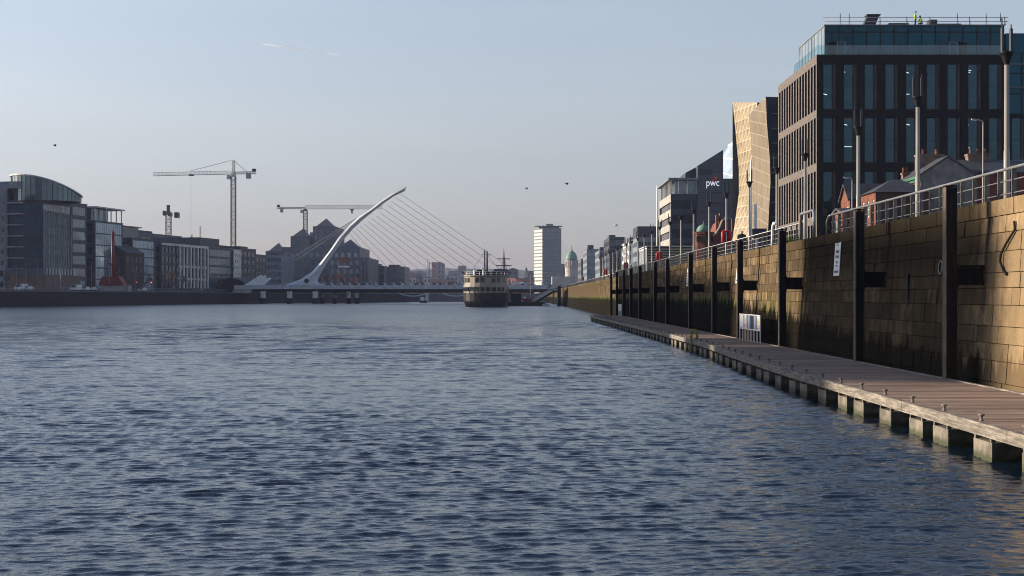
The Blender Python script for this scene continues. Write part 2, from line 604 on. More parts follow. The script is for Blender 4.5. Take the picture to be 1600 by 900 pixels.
def build_water():
    rng = np.random.default_rng(3)
    ys = [7.0]
    while ys[-1] < 640:
        ys.append(ys[-1] + .024 + .0010 * (ys[-1] - 7) + .006 * max(0, ys[-1] - 130))
    ys = np.array(ys)
    nc = 540
    sl = np.linspace(-.52, .52, nc)
    Yg, Sg = np.meshgrid(ys, sl, indexing='ij')
    X = np.minimum(Sg * Yg, 13.0)
    X = np.maximum(X, -152 + .18 * (Yg - 406) - 4)
    dy = (.024 + .0010 * (Yg - 7) + .006 * np.maximum(0, Yg - 130))
    Z = np.zeros_like(X)
    # gusts: patches of rougher and calmer water
    gust = np.ones_like(X)
    for k in range(6):
        lam = rng.uniform(14, 60)
        th = rng.uniform(0, math.pi)
        gust += (.09 + .13 * np.clip((Yg - 45) / 80, 0, 1)) * np.sin(2 * math.pi / lam * (X * math.cos(th) + Yg * math.sin(th) * .6) + rng.uniform(0, 6.3))
    gust = np.clip(gust, .45, 1.6)
    DX, DYY = np.zeros_like(X), np.zeros_like(X)
    for k in range(116):
        lam = .12 * (.44 / .12) ** rng.random() if k < 92 else .8 * (3. / .8) ** rng.random()
        th = rng.normal(math.radians(-82), math.radians(21 if lam < .25 else 13))
        kx, ky = math.cos(th) * 2 * math.pi / lam, math.sin(th) * 2 * math.pi / lam
        slope = (.027 if lam < .7 else .011) * (.7 + .6 * rng.random())
        amp = slope * lam / (2 * math.pi)
        w = np.clip((lam / np.maximum(dy, 1e-3) - 2.2) / 2.4, 0, 1)
        ph = kx * X + ky * Yg + rng.uniform(0, 6.3)
        if lam > .6:
            w = w * (1 + 1.6 * np.clip((Yg - 30) / 70, 0, 1))
        Z += w * amp * np.sin(ph)
        kk = math.hypot(kx, ky)
        DX += w * amp * .8 * kx / kk * np.cos(ph)
        DYY += w * amp * .8 * ky / kk * np.cos(ph)
    Z *= gust
    X = np.minimum(X + DX * gust, 13.0)
    Yg = Yg + DYY * gust
    nr = len(ys)
    V = np.stack([X, Yg, Z], -1).reshape(-1, 3)
    idx = np.arange(nr * nc).reshape(nr, nc)
    Fq = np.stack([idx[:-1, :-1], idx[:-1, 1:], idx[1:, 1:], idx[1:, :-1]], -1).reshape(-1, 4)
    ex = np.array([(-420, -120, -.3), (14, -120, -.3), (14, 960, -.3), (-420, 960, -.3)])
    n0 = len(V)
    V = np.concatenate([V, ex])
    Fq = np.concatenate([Fq, np.array([[n0, n0 + 1, n0 + 2, n0 + 3]])])
    me = bpy.data.meshes.new('river_water')
    me.vertices.add(len(V))
    me.vertices.foreach_set('co', V.astype(np.float32).ravel())
    me.loops.add(len(Fq) * 4)
    me.loops.foreach_set('vertex_index', Fq.astype(np.int32).ravel())
    me.polygons.add(len(Fq))
    me.polygons.foreach_set('loop_start', np.arange(0, len(Fq) * 4, 4, dtype=np.int32))
    me.polygons.foreach_set('use_smooth', np.ones(len(Fq), dtype=bool))
    me.materials.append(M_water)
    me.update(calc_edges=True)
    me.validate()
    o = bpy.data.objects.new('river_water', me)
    COL.objects.link(o)
    struct(o)


build_water()

M_ground = pm('paving', (.20, .19, .18), .9, var=.2, scale=.3, bump=.2)
g = MB()
ZR, ZL = 5.6, 4.7
g.quad((13.5, -150, ZR), (5200, -150, ZR), (5200, 6500, ZR), (13.5, 6500, ZR))
g.quad((-4200, -150, ZL), (bank_x(-150) - .6, -150, ZL), (bank_x(880) - .6, 880, ZL), (-4200, 880, ZL))
g.quad((-4200, 880, ZL), (13.4, 880, ZL), (13.4, 6500, ZL), (-4200, 6500, ZL))
struct(g.build('ground', M_ground))

# ---------------------------------------------------------------- right quay wall, block by block
WX0, WX1, WZT = 12.82, 13.2, 5.66           # base and top of the battered face


def wall_x(z):
    return WX0 + (WX1 - WX0) * min(1, max(0, z / 5.2))


qw = thing('quay_wall', 'tall stone block quay wall along the right bank with dark tide stains', 'quay wall', (13.2, 60, 0))
wb = MB()
rng = random.Random(11)
z = -.5
rows = []
while z < 5.15:
    h = rng.choice((.42, .47, .52, .58))
    rows.append((z, min(z + h, 5.22)))
    z += h
rows[-1] = (rows[-1][0], 5.22)
for (z0, z1) in rows:
    y = 6.0 + rng.random()
    while y < 240:
        L = rng.choice((.55, .8, 1.1, 1.5, 2.0)) * rng.uniform(.85, 1.2) if y < 130 else rng.uniform(1.5, 3.2)
        off = rng.gauss(0, .007)
        j = .0035 if y < 120 else .014
        a, c_ = y + j, y + L - j
        za, zb = z0 + j, z1 - j
        bz = .008
        ox = [wall_x(za) + off, wall_x(zb) + off]
        tilt = rng.gauss(0, .004)
        p = [(ox[0] + tilt, a + bz, za + bz), (ox[0] - tilt, c_ - bz, za + bz), (ox[1] - tilt, c_ - bz, zb - bz), (ox[1] + tilt, a + bz, zb - bz)]
        q = [(ox[0] + .05, a, za), (ox[0] + .05, c_, za), (ox[1] + .05, c_, zb), (ox[1] + .05, a, zb)]
        i = len(wb.v)
        wb.v += p + q
        for f in ((3, 2, 1, 0), (0, 1, 5, 4), (1, 2, 6, 5), (2, 3, 7, 6), (3, 0, 4, 7)):
            wb.f.append(tuple(i + k for k in f))
            wb.m.append(0)
        y += L
# the far, plain stretch and the backing
wb.quad((wall_x(5.22), 240, 5.22), (wall_x(5.22), 900, 5.22), (wall_x(-.5), 900, -.5), (wall_x(-.5), 240, -.5))
wb.quad((WX0 + .045, -40, -.5), (WX1 + .045, -40, 5.22), (WX1 + .045, 240, 5.22), (WX0 + .045, 240, -.5))
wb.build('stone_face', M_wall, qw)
cp = MB()
y = -30.
while y < 900:
    L = rng.uniform(1.3, 2.1) if y < 240 else 12
    d = rng.gauss(0, .006)
    cp.box(WX1 - .05 + d, WX1 + .75, y + .008, y + L - .008, 5.225, WZT + rng.gauss(0, .006))
    y += L
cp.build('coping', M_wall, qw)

# ---------------------------------------------------------------- fender piles
POSTS = [1484, 1342, 1222, 1156, 1116, 1079, 1043, 1024, 1000, 986, 975, 964, 955]
PX = 12.12
fp = thing('fender_pile', 'x', 'fender pile', (PX, 40.2, 0), 0, 'black fender piles standing along the quay wall')
b_ = MB()
b_.box(-.03, .03, -.15, .15, -.8, 6.1)
b_.box(-.16, -.13, -.16, .16, -.8, 6.08, 1)
b_.box(.13, .16, -.16, .16, -.8, 6.08)
b_.box(-.16, .16, -.17, .17, 6.1, 6.13)
b_.box(-.125, .125, -.15, -.13, -.8, 6.05)
for k in range(14):
    for q in (-.08, .08):
        b_.tube([(.0 + q, -.17, .2 + k * .43), (.0 + q, -.185, .2 + k * .43)], .014, 6)
b_.build('pile', [M_pile, pm('worn_sunlit_edge', (.10, .08, .062), .6, var=.4, scale=3, streak=.5)], fp, world=False)  # river-side flange lightened into a sunlit strip on worn steel
b_ = MB()
b_.box(.165, .95, -.10, .10, 3.32, 3.42)
b_.box(.165, .95, -.10, .10, 3.78, 3.88)
b_.box(.165, .95, -.012, .012, 3.42, 3.78)
b_.box(.15, .19, -.16, .16, 3.25, 3.95)
b_.build('bracket', M_pile, fp, world=False)
for i, px in enumerate(POSTS):
    Y = PX * F / (px - VX)
    lb = f'black steel fender pile by the quay wall, {nth(i)} counting away from the camera'
    if i == 0:
        fp.location = (PX, Y, 0)
        fp['label'] = lb
    else:
        dup(fp, (PX, Y, 0), lb)

# ---------------------------------------------------------------- pontoon
EDGE = [(10, 8.45), (24, 8.48), (46, 8.5), (58, 8.75), (70, 9.15), (85, 9.2), (105, 9.15), (137, 8.75), (174, 8.35)]


def edge_x(Y):
    for (a, xa), (c_, xc) in zip(EDGE, EDGE[1:]):
        if Y <= c_:
            return xa + (xc - xa) * (Y - a) / (c_ - a)
    return EDGE[-1][1]


pt = thing('floating_pontoon', 'long timber decked floating pontoon moored below the stone quay wall', 'pontoon', (10.3, 90, 0))
dk = MB()
y = 11.
k = 0
rng = random.Random(5)
while y < 174:
    w = .142
    gap = .011 if k % 17 else .06
    jx = rng.gauss(0, .006)
    zt = .655 + rng.gauss(0, .0025)
    e = edge_x(y)
    dk.box(e + .1 + jx, 11.97 + jx, y, y + w, .61, zt)
    y += w + gap
    k += 1
dk.build('deck', M_deck, pt)
y = 11.
while y < 174:
    y2 = min(y + 6.9, 174)
    bm_ = MB()
    n = 3
    for q in range(n):
        a, c_ = y + (y2 - y - .02) * q / n, y + (y2 - y - .02) * (q + 1) / n
        bm_.prism([(edge_x(a) - .02, a, .43), (edge_x(a) + .09, a, .43), (edge_x(a) + .09, a, .665), (edge_x(a) - .02, a, .665)],
                  (edge_x(c_) - edge_x(a), c_ - a, 0))
    bm_.build('edge_beam', M_beam, pt)
    y = y2
bk = MB()
for (a, xa), (c_, xc) in zip(EDGE, EDGE[1:]):
    bk.box(11.975, 12.06, a, c_ - .01, .45, .685)
bk.build('back_beam', M_beam, pt)
fr = MB()
for (a, xa), (c_, xc) in zip(EDGE, EDGE[1:]):
    for off in (.5, 1.6, 2.7):
        fr.bar((xa + off, a, .51), (xc + off, c_, .51), .12, .16)
fr.build('bearer', M_black, pt)
y = 11.6
seq = [2.65, 1.8, 2.6]
k = 0
while y < 172:
    e = edge_x(y + .5)
    fl = MB()
    fl.box(e + .02, e + 2.3, y, y + 1.05, -.45, .345)
    for q in (.08, .97):
        fl.box(e + .02, e + .1, y + q - .035, y + q + .035, .347, .428)
    fl.build('float', M_float, pt)
    y += seq[k % 3]
    k += 1
me = None
y = 12.6
while y < 172:
    if me is None:
        c_ = MB()
        c_.lathe(0, 0, [(.05, 0), (.045, .012), (.03, .025), (.028, .085), (.062, .105), (.064, .125), (.042, .132)], 12)
        cl = c_.build('cleat', pm('iron_cleat', (.15, .14, .125), .6), pt, smooth=True, world=False)
        me = cl
    else:
        cl = me.copy()
        COL.objects.link(cl)
        cl.parent = pt
    cl.location = (edge_x(y) + .17 - 10.3, y - 90, .657)
    y += 2.36


def ladder(loc, label, s=1.):
    t = thing('boarding_ladder', label, 'ladder', loc)
    m_ = MB()
    for q in (0, .46 * s):
        pts = [(0, q, -1.1), (0, q, .45), (.06, q, .56), (.2, q, .6), (.3, q, .5), (.32, q, .05)]
        m_.tube([(p[0] - .12, p[1], p[2]) for p in pts], .028, 8)
    m_.build('handrail', M_yellow, t, smooth=True, world=False)
    m_ = MB()
    for k in range(5):
        m_.tube([(-.12, 0, -1 + k * .27), (-.12, .46 * s, -1 + k * .27)], .018, 6)
    m_.build('rung', M_yellow, t, smooth=True, world=False)
    return t


ladder((edge_x(75.3) - .03, 75.3, .66), 'mossy yellow ladder on the pontoon edge, level with the long notice frame')
ladder((edge_x(141) - .03, 141, .66), 'mossy yellow ladder on the pontoon edge near its far end')

# notice frames on the pontoon


def notice_frame(Y0, Y1, npost, panels, label, X=11.8):
    t = thing('notice_frame', label, 'notice board', (X, (Y0 + Y1) / 2, .66))
    m_ = MB()
    zb, zt = 1.27, 2.02
    for k in range(npost):
        yy_ = Y0 + (Y1 - Y0) * k / (npost - 1)
        m_.box(X - .025, X + .025, yy_ - .025, yy_ + .025, .656, zb - .002)
    m_.build('leg', M_white, t) if npost < 3 else m_.build('post_row', M_white, t)
    m_ = MB()
    m_.box(X - .03, X + .03, Y0 - .03, Y1 + .03, zb, zb + .05)
    m_.box(X - .03, X + .03, Y0 - .03, Y1 + .03, zt, zt + .05)
    for yy_ in (Y0, Y1, Y1 - (Y1 - Y0) * .22):
        m_.box(X - .028, X + .028, yy_ - .03, yy_ + .03, zb + .052, zt - .002)
    m_.build('frame', M_white, t)
    for (a, c_, kind) in panels:
        ya, yb = Y1 - (Y1 - Y0) * a, Y1 - (Y1 - Y0) * c_
        m_ = MB()
        m_.box(X - .012, X + .012, yb, ya, zb + .06, zt - .01, {'w': 0, 'p': 0, 'b': 1, 'k': 2}[kind])
        if kind == 'p':
            h = zt - zb
            m_.box(X - .015, X - .0125, yb + .04, ya - .04, zb + .1, zb + h * .42, 3)
            ym = (ya + yb) / 2
            m_.prism([(X - .015, yb + .08, zb + h * .50), (X - .015, ya - .08, zb + h * .50), (X - .015, ym, zb + h * .88)], (.002, 0, 0), 4)
            for q in range(3):
                m_.box(X - .0175, X - .0155, yb + .08, ya - .08, zb + .15 + q * .06, zb + .18 + q * .06, 0)
        if kind == 'b':
            ym = (ya + yb) / 2
            m_.box(X - .016, X - .0125, ym - .05, ym + .05, zb + .07, zt - .02, 0)
        m_.build('notice', [M_poster_white, M_poster_blue, M_frame_dark, M_poster_pink, M_poster_yellow], t)
    return t


notice_frame(70.3, 76.9, 8, [(.02, .19, 'w'), (.25, .36, 'p'), (.40, .54, 'b'), (.56, .68, 'k'), (.70, .83, 'b'), (.85, .98, 'p')],
             'long white notice frame with safety posters on the pontoon below the wall')
notice_frame(168, 173.2, 5, [(.03, .2, 'w'), (.3, .5, 'p'), (.55, .75, 'w'), (.8, .97, 'b')],
             'small distant notice frame with pale posters at the far end of the pontoon')

# ---------------------------------------------------------------- things fixed to the wall


def wall_sign(Yc, w, z0, z1, label, rows_):
    t = thing('tide_sign', label, 'sign', (wall_x(z0) - .05, Yc, z0))
    x0, x1 = wall_x(z0) - .035, wall_x(z1) - .035
    m_ = MB()
    m_.prism([(x0, Yc - w / 2, z0), (x0, Yc + w / 2, z0), (x1, Yc + w / 2, z1), (x1, Yc - w / 2, z1)], (.02, 0, 0))
    for (f0, f1, a, n) in rows_:
        za, zb = z0 + (z1 - z0) * f0, z0 + (z1 - z0) * f1
        xa = x0 + (x1 - x0) * (f0 + f1) / 2 - .006
        for k in range(n):
            ya = Yc + w * a / 2 - (w * a) * (k + .12) / n
            yb = Yc + w * a / 2 - (w * a) * (k + .82) / n
            m_.box(xa, xa + .003, ya, yb, za, zb, 1)
    m_.build('board', [M_poster_white, M_ink], t)


rows_ = [(.08, .14, .7, 6), (.24, .29, .35, 2), (.33, .39, .3, 2), (.47, .54, .6, 4), (.60, .68, .62, 3), (.80, .83, .5, 6), (.86, .89, .6, 8), (.93, .95, .5, 7)]
wall_sign(59.1, 1.05, 3.85, 5.42, 'tall white notice with dark rows of print, on the shaded stretch of wall', rows_)
wall_sign(86.3, 1.1, 3.8, 5.35, 'tall white notice on the wall mostly hidden behind a fender pile', rows_)
wall_sign(112.3, 1.2, 3.8, 5.4, 'tall white notice on the wall behind the sixth fender pile', rows_)

hs = MB()
hs.tube([(wall_x(4.8) - .04, 37.9, 5.0), (wall_x(4.8) - .06, 37.8, 4.78), (wall_x(4.5) - .07, 38.35, 4.45), (wall_x(4.2) - .07, 38.75, 4.15), (wall_x(3.9) - .07, 38.75, 3.95),
         (wall_x(3.7) - .06, 38.45, 3.68), (wall_x(3.6) - .05, 38.2, 3.58)], .035, 8)
tag(hs.build('hanging_hose', M_rubber, smooth=True), 'black curved hose end hanging on the sunlit wall near the right edge', 'hose')
rg = MB()
rg.tube([(wall_x(3.9 + .21 * math.sin(a)) - .03, 44.4 + .2 * math.cos(a), 3.9 + .21 * math.sin(a)) for a in np.linspace(0, 2 * math.pi, 25)], .02, 6)
tag(rg.build('mooring_ring', M_concrete, smooth=True), 'pale round mooring ring on the shaded wall behind the nearest pile', 'ring')
# black box standing in for the shadow of a wall recess
ch = MB()
ch.box(wall_x(3.2) - .05, wall_x(3.2) + .02, 47.9, 48.1, 2.5, 3.75)
tag(ch.build('recess_shadow', M_black), 'short upright black box standing for a recess shadow on the shaded wall', 'recess shadow')
pp = MB()
pp.tube([(wall_x(5.3) - .05, 36.2, 5.5), (wall_x(5) - .05, 36.25, 4.6), (wall_x(3) - .05, 36.35, 2.9), (wall_x(1) - .05, 36.3, .8)], .025, 6)
tag(pp.build('drain_cable', M_rubber, smooth=True), 'thin dark cable running down the sunlit wall near the right edge', 'cable')

# ---------------------------------------------------------------- railings
RX = 13.42


def rail_near():
    t = thing('quay_railing', 'near quay railing with flat grey stanchions on top of the wall', 'railing', (RX, 40, WZT))
    m_ = MB()
    m_.tube([(RX, 12, 6.52), (RX, 61.6, 6.52)], .042, 10)
    m_.build('handrail', M_steel, t, smooth=True)
    for zz_ in (5.83, 6.19):
        m_ = MB()
        m_.tube([(RX, 12, zz_), (RX, 61.6, zz_)], .018, 8)
        m_.build('rail', M_steel, t, smooth=True)
    y = 13.
    p0 = None
    while y < 61.7:
        if p0 is None:
            m_ = MB()
            m_.box(-.068, .068, -.012, .012, 0, .82)
            m_.box(-.1, .1, -.06, .06, -.005, .02)
            for q in (.2, .55):
                m_.tube([(-.02, -.02, q), (-.02, -.012, q)], .018, 6)
            p0 = m_.build('stanchion', M_timber, t, world=False)
            o = p0
        else:
            o = p0.copy()
            COL.objects.link(o)
            o.parent = t
        o.location = (0, y - 40, .005)
        y += 1.12


def rail_far(Y0, Y1, pitch, label, zt=6.52, thick=.034, X=RX, nm=3):
    t = thing('quay_railing', label, 'railing', (X, Y0, WZT))
    m_ = MB()
    m_.tube([(X, Y0, zt), (X, Y1, zt)], thick, 8)
    m_.build('handrail', M_steel, t, smooth=True)
    for k in range(nm):
        zz_ = WZT + .14 + (zt - WZT - .14) * k / nm
        m_ = MB()
        m_.tube([(X, Y0, zz_), (X, Y1, zz_)], .014, 6)
        m_.build('rail', M_steel, t, smooth=True)
    p0, y = None, Y0 + .05
    while y < Y1:
        if p0 is None:
            m_ = MB()
            m_.box(-.045, .045, -.012, .012, 0, zt - WZT - thick)
            m_.box(-.05, .05, -.08, .08, 0, .015)
            p0 = m_.build('stanchion', M_timber, t, world=False)
            o = p0
        else:
            o = p0.copy()
            COL.objects.link(o)
            o.parent = t
        o.location = (0, y - Y0, .006)
        y += pitch


rail_near()
rail_far(67.9, 204, 1.4, 'middle quay railing with thin posts and a bright handrail above the pontoon')
rail_far(206, 420, 2.2, 'distant quay railing running towards the gangway', zt=6.3, thick=.05)


def hoop(pts, r, label, mat, name='ladder_hoop'):
    m_ = MB()
    m_.tube(pts, r, 10)
    o = m_.build(name, mat, smooth=True)
    tag(o, label, 'hoop')


def arc_hoop(Y, X=13.3):
    return [(X, Y + .55, 5.6), (X, Y + .4, 6.3)] + [(X, Y + .4 - .45 * (1 - math.cos(a)), 6.45 + .42 * math.sin(a)) for a in np.linspace(.2, 2.3, 8)]


hoop(arc_hoop(75.0), .065, 'white curved ladder hoop arching over the rail above the lit wall', M_white)
hoop(arc_hoop(173.), .11, 'white curved ladder hoop standing on the distant part of the quay', M_white)
hoop([(13.35, 68., 5.6), (13.35, 68., 6.85), (13.35, 67.9, 6.93), (13.35, 65., 6.93), (13.35, 64.9, 6.85), (13.35, 64.9, 5.6)], .075,
     'grey square tube hoop framing the gap between the two railings', M_steel, 'gate_hoop')
hoop([(RX, 61.7, 6.52), (RX, 62.1, 6.5), (RX, 62.5, 6.3), (RX, 62.5, 5.65)], .05, 'bent pale end loop closing the near railing', M_steel, 'rail_end')

# weeds on the coping
wd = MB()
rw = random.Random(4)
for k in range(170):
    y0 = rw.gauss(70.5, 1.6)
    x0 = 13.16 + rw.uniform(-.02, .25)
    z0 = 5.63
    a, l = rw.uniform(0, 6.28), rw.uniform(.12, .4)
    dx, dy_ = math.cos(a) * l * .5, math.sin(a) * l * .6
    wd.quad((x0 - .01, y0 - .01, z0), (x0 + .012, y0 + .01, z0), (x0 + dx + .006, y0 + dy_, z0 + l), (x0 + dx - .006, y0 + dy_, z0 + l * .9))
struct(wd.build('weeds', pm('weed_green', (.06, .085, .02), .8)), 'stuff')

# ---------------------------------------------------------------- light masts
MX = 20.0
mast = thing('light_mast', 'x', 'light mast', (0, 0, 0), 0, 'light masts along the quay')
m_ = MB()
m_.tube([(0, 0, 0), (0, 0, 3.4), (0, 0, 3.42), (0, 0, 7.0)], [.125, .12, .105, .1], 14)
m_.lathe(0, 0, [(.2, 0), (.2, .03), (.14, .05), (.13, .25)], 14)
m_.build('pole', M_mast, mast, smooth=True, world=False)
m_ = MB()
m_.lathe(0, 0, [(.09, 6.9), (.12, 7.02), (.22, 7.3), (.30, 7.42), (.30, 7.47), (.2, 7.48)], 14)
m_.build('lamp_basket', M_black, mast, world=False)
for sx in (-1, 1):
    m_ = MB()
    m_.box(sx * .2 - .05, sx * .2 + .05, -.06, .06, 7.482, 8.45)
    m_.box(sx * .2 - .02, sx * .2 + .02, -.02, .02, 8.45, 8.62)
    m_.build('lamp_fin', M_darkgrey, mast, world=False)
mpx = [1573, 1434, 1341, 1258, 1214, 1171, 1135, 1108, 1084, 1064, 1047, 1031]
mY = [MX * F / (p - VX) for p in mpx] + [218.5 + 13.2 * k for k in range(12)]
for i, Y in enumerate(mY):
    lb = f'pale quay light mast with dark basket head, {nth(i)} in the row from the right'
    if i == 0:
        mast.location = (MX, Y, ZR)
        mast['label'] = lb
    else:
        dup(mast, (MX, Y, ZR), lb)
mast.rotation_euler = (0, 0, .25)


def street_lamp(loc, h, label, arm=1., rz=0., double=True):
    t = thing('street_lamp', label, 'street lamp', loc, rz, 'slim street lamps')
    m_ = MB()
    m_.tube([(0, 0, 0), (0, 0, h)], [.08, .045], 8)
    m_.build('pole', M_mast, t, smooth=True, world=False)
    for s in ((-1, 1) if double else (-1,)):
        m_ = MB()
        m_.tube([(0, 0, h), (s * arm * .5, 0, h + .12), (s * arm, 0, h + .1)], .03, 6)
        m_.prism([(s * arm * .8, -.1, h + .02), (s * arm * 1.35, -.06, h + .1), (s * arm * 1.35, .06, h + .1), (s * arm * .8, .1, h + .02)], (0, 0, .09))
        m_.build('lamp_head', M_frame_pale, t, world=False)


street_lamp((xat(1536, 92), 92, ZR), zat(190, 92) - ZR, 'slim street lamp with a short arm before the dark brick office block', .55, double=False)
street_lamp((xat(1331.5, 112), 112, ZR), zat(280, 112) - ZR, 'slim street lamp between two red brick houses', .5, double=False)
street_lamp((xat(1143, 170), 170, ZR), zat(342, 170) - ZR, 'slim lamp with a level arm beside the gilded building', .6, double=False)

# flagpoles by the gilded building and by the office block
for px, Y, y0, lb in ((1173.5, 150, 250, 'thick white pole in front of the gilded facade'), (1179.5, 150, 318, 'short white pole, left of a twin, before the gilded facade'),
                      (1181.8, 150, 319, 'short white pole, right of a twin, before the gilded facade'), (1026.5, 372, 290, 'tall white flagpole left of the grey office tower')):
    m_ = MB()
    X = xat(px, Y)
    m_.tube([(X, Y, ZR), (X, Y, zat(y0, Y))], [.13, .07] if Y < 300 else [.2, .13], 8)
    tag(m_.build('flagpole', M_white, smooth=True), lb, 'flagpole')

# lifebuoy stands
lf_ = thing('lifebuoy_stand', 'x', 'lifebuoy stand', (0, 0, 0), 0, 'red lifebuoy stands along the quay')
m_ = MB()
m_.tube([(0, 0, 0), (0, 0, 1.95)], .05, 8)
m_.build('post', M_white, lf_, smooth=True, world=False)
m_ = MB()
for q in (-1, 1):
    m_.tube([(q * .21, -.07, 1.04), (q * .24, -.07, 1.12), (q * .24, -.07, 1.78), (q * .21, -.07, 1.88)], [.07, .12, .12, .07], 10)
m_.tube([(-.2, -.07, 1.86), (.2, -.07, 1.86)], .06, 8)
m_.tube([(-.2, -.07, 1.06), (.2, -.07, 1.06)], .06, 8)
m_.build('ring', M_red, lf_, smooth=True, world=False)
m_ = MB()
m_.box(-.26, .26, .052, .075, 1.05, 1.85)
m_.build('back_plate', M_darkred, lf_, world=False)
for i, px in enumerate((1135, 1030, 978, 946, 910.5)):
    Y = 14 * F / (px - VX)
    lb = f'red lifebuoy stand beside the quay railing, {nth(i)} from the right'
    if i == 0:
        lf_.location = (14, Y, ZR)
        lf_['label'] = lb
    else:
        dup(lf_, (14, Y, ZR), lb)

# dark information panel by the gilded building
t = thing('info_panel', 'low dark grey information panel behind the quay railing', 'sign', (xat(1186, 110), 110, ZR))
m_ = MB()
X0, X1 = xat(1175.5, 110), xat(1198, 110)
m_.box(X0, X1, 110, 110.08, zat(372, 110), zat(357, 110))
m_.build('panel', M_navy, t)
for X in (X0 + .15, X1 - .15):
    m_ = MB()
    m_.box(X - .04, X + .04, 110.085, 110.16, ZR, zat(360, 110))
    m_.build('leg', M_frame_dark, t)

# ---------------------------------------------------------------- people


def skinned(name, joints, edges, radii, mat, parent):
    me_ = bpy.data.meshes.new(name)
    me_.from_pydata(joints, edges, [])
    me_.materials.append(mat)
    o = bpy.data.objects.new(name, me_)
    COL.objects.link(o)
    o.parent = parent
    md = o.modifiers.new('Skin', 'SKIN')
    for i, r in enumerate(radii):
        me_.skin_vertices[0].data[i].radius = (r, r) if not isinstance(r, tuple) else r
    me_.skin_vertices[0].data[0].use_root = True
    md2 = o.modifiers.new('Sub', 'SUBSURF')
    md2.levels = md2.render_levels = 2
    return o


def cloth_body(name, trouser, top, skin, h0, h1, hair):
    m, nt, b, out = new_mat(name)
    tc = N(nt, 'ShaderNodeTexCoord').outputs['Object']
    sp_ = N(nt, 'ShaderNodeSeparateXYZ')
    nt.links.new(tc, sp_.inputs[0])
    z_ = sp_.outputs[2]
    c_ = mixc(nt, math_node(nt, 'GREATER_THAN', z_, h0), trouser, top)
    c_ = mixc(nt, math_node(nt, 'GREATER_THAN', z_, h1), c_, skin)
    c_ = mixc(nt, math_node(nt, 'GREATER_THAN', z_, hair), c_, (.02, .015, .012))
    nt.links.new(c_, b.inputs['Base Color'])
    b.inputs['Roughness'].default_value = .8
    return m


def person(loc, rz, label, top, jacket=None, crouch=False, hat=None, arms='down'):
    t = thing('person', label, 'person', loc, rz)
    k = .55 if crouch else 0
    hip = .95 - k
    sh = hip + .5
    lean = .22 if crouch else .02
    J = [(0, 0, hip), (0, -lean * .5, hip + .25), (0, -lean, sh), (0, -lean - .02, sh + .1), (0, -lean - .05, sh + .2), (0, -lean - .05, sh + .3)]
    rad = [.15, (.16, .12), (.17, .12), .06, .085, .09]
    E = [(0, 1), (1, 2), (2, 3), (3, 4), (4, 5)]
    for s in (-1, 1):
        i = len(J)
        if crouch:
            J += [(s * .12, -.02, hip - .02), (s * .17, -.42, hip + .02), (s * .14, -.2, .1), (s * .14, -.3, .04)]
        else:
            J += [(s * .1, 0, hip - .08), (s * .11, -.02 + s * .05, .5), (s * .11, .02 + s * .09, .09), (s * .12, -.12 + s * .09, .04)]
        rad += [.1, .075, .05, .045]
        E += [(0, i), (i, i + 1), (i + 1, i + 2), (i + 2, i + 3)]
        i = len(J)
        if arms == 'forward' or crouch:
            J += [(s * .2, -lean, sh - .03), (s * .24, -lean - .12, sh - .28), (s * .16, -lean - .36, sh - .3), (s * .14, -lean - .45, sh - .3)]
        else:
            J += [(s * .2, -lean, sh - .03), (s * .25, -lean + .03, sh - .3), (s * .24, -lean - .06, sh - .55), (s * .24, -lean - .08, sh - .65)]
        rad += [.075, .055, .042, .035]
        E += [(2, i), (i, i + 1), (i + 1, i + 2), (i + 2, i + 3)]
    bm_ = cloth_body('figure_cloth', (.02, .02, .028), top, (.4, .25, .18), hip - .02, sh + .08, sh + .33)
    skinned('body', J, E, rad, bm_, t)
    if jacket:
        J2 = J[:3]
        skinned('jacket', [(0, 0, hip - .05)] + J2[1:] + [J[10], J[11], J[18], J[19]] if False else [(0, 0, hip - .03), J[1], J[2], J[10], J[11], J[18], J[19]],
                [(0, 1), (1, 2), (2, 3), (3, 4), (2, 5), (5, 6)], [.19, (.2, .16), (.2, .15), .1, .08, .1, .08], jacket, t)
    if hat:
        m_ = MB()
        z0 = sh + .31
        m_.lathe(0, -lean - .05, [(.14, z0), (.125, z0 + .02), (.115, z0 + .09), (.06, z0 + .13)], 10)
        m_.build('hard_hat', hat, t, smooth=True, world=False)
    return t


person((14.55, 94, ZR), R(170), 'person in dark clothes seen from behind standing at the quay railing', (.015, .016, .02), arms='forward',
       jacket=M_navycloth)

# bicycle leaning behind the person


def bicycle(loc, rz, label):
    t = thing('bicycle', label, 'bicycle', loc, rz)
    for y_ in (-.52, .52):
        m_ = MB()
        m_.tube([(0, y_ + .33 * math.cos(a), .34 + .33 * math.sin(a)) for a in np.linspace(0, 2 * math.pi, 25)], .022, 6)
        for k in range(8):
            a = k * math.pi / 4
            m_.tube([(0, y_, .34), (0, y_ + .32 * math.cos(a), .34 + .32 * math.sin(a))], .003, 4)
        m_.build('wheel', M_rubber, t, smooth=True, world=False)
    m_ = MB()
    P_ = {'r': (0, .52, .34), 'b': (0, .08, .3), 's': (0, .2, .82), 'h': (0, -.38, .86), 'f': (0, -.52, .34)}
    for a, c_ in ('rb', 'bs', 'sr', 'sh', 'bh', 'hf'):
        m_.tube([P_[a], P_[c_]], .018, 6)
    m_.build('frame', M_black, t, smooth=True, world=False)
    m_ = MB()
    m_.tube([(-.28, -.34, 1.0), (0, -.4, 1.02), (.28, -.34, 1.0)], .014, 6)
    m_.tube([(0, -.38, .86), (0, -.4, 1.02)], .014, 6)
    m_.build('handlebar', M_steel, t, world=False)
    m_ = MB()
    m_.lathe(0, .22, [(.03, .82), (.09, .88), (.07, .92)], 8, sx=.7, sy=1.4)
    m_.build('saddle', M_rubber, t, world=False)


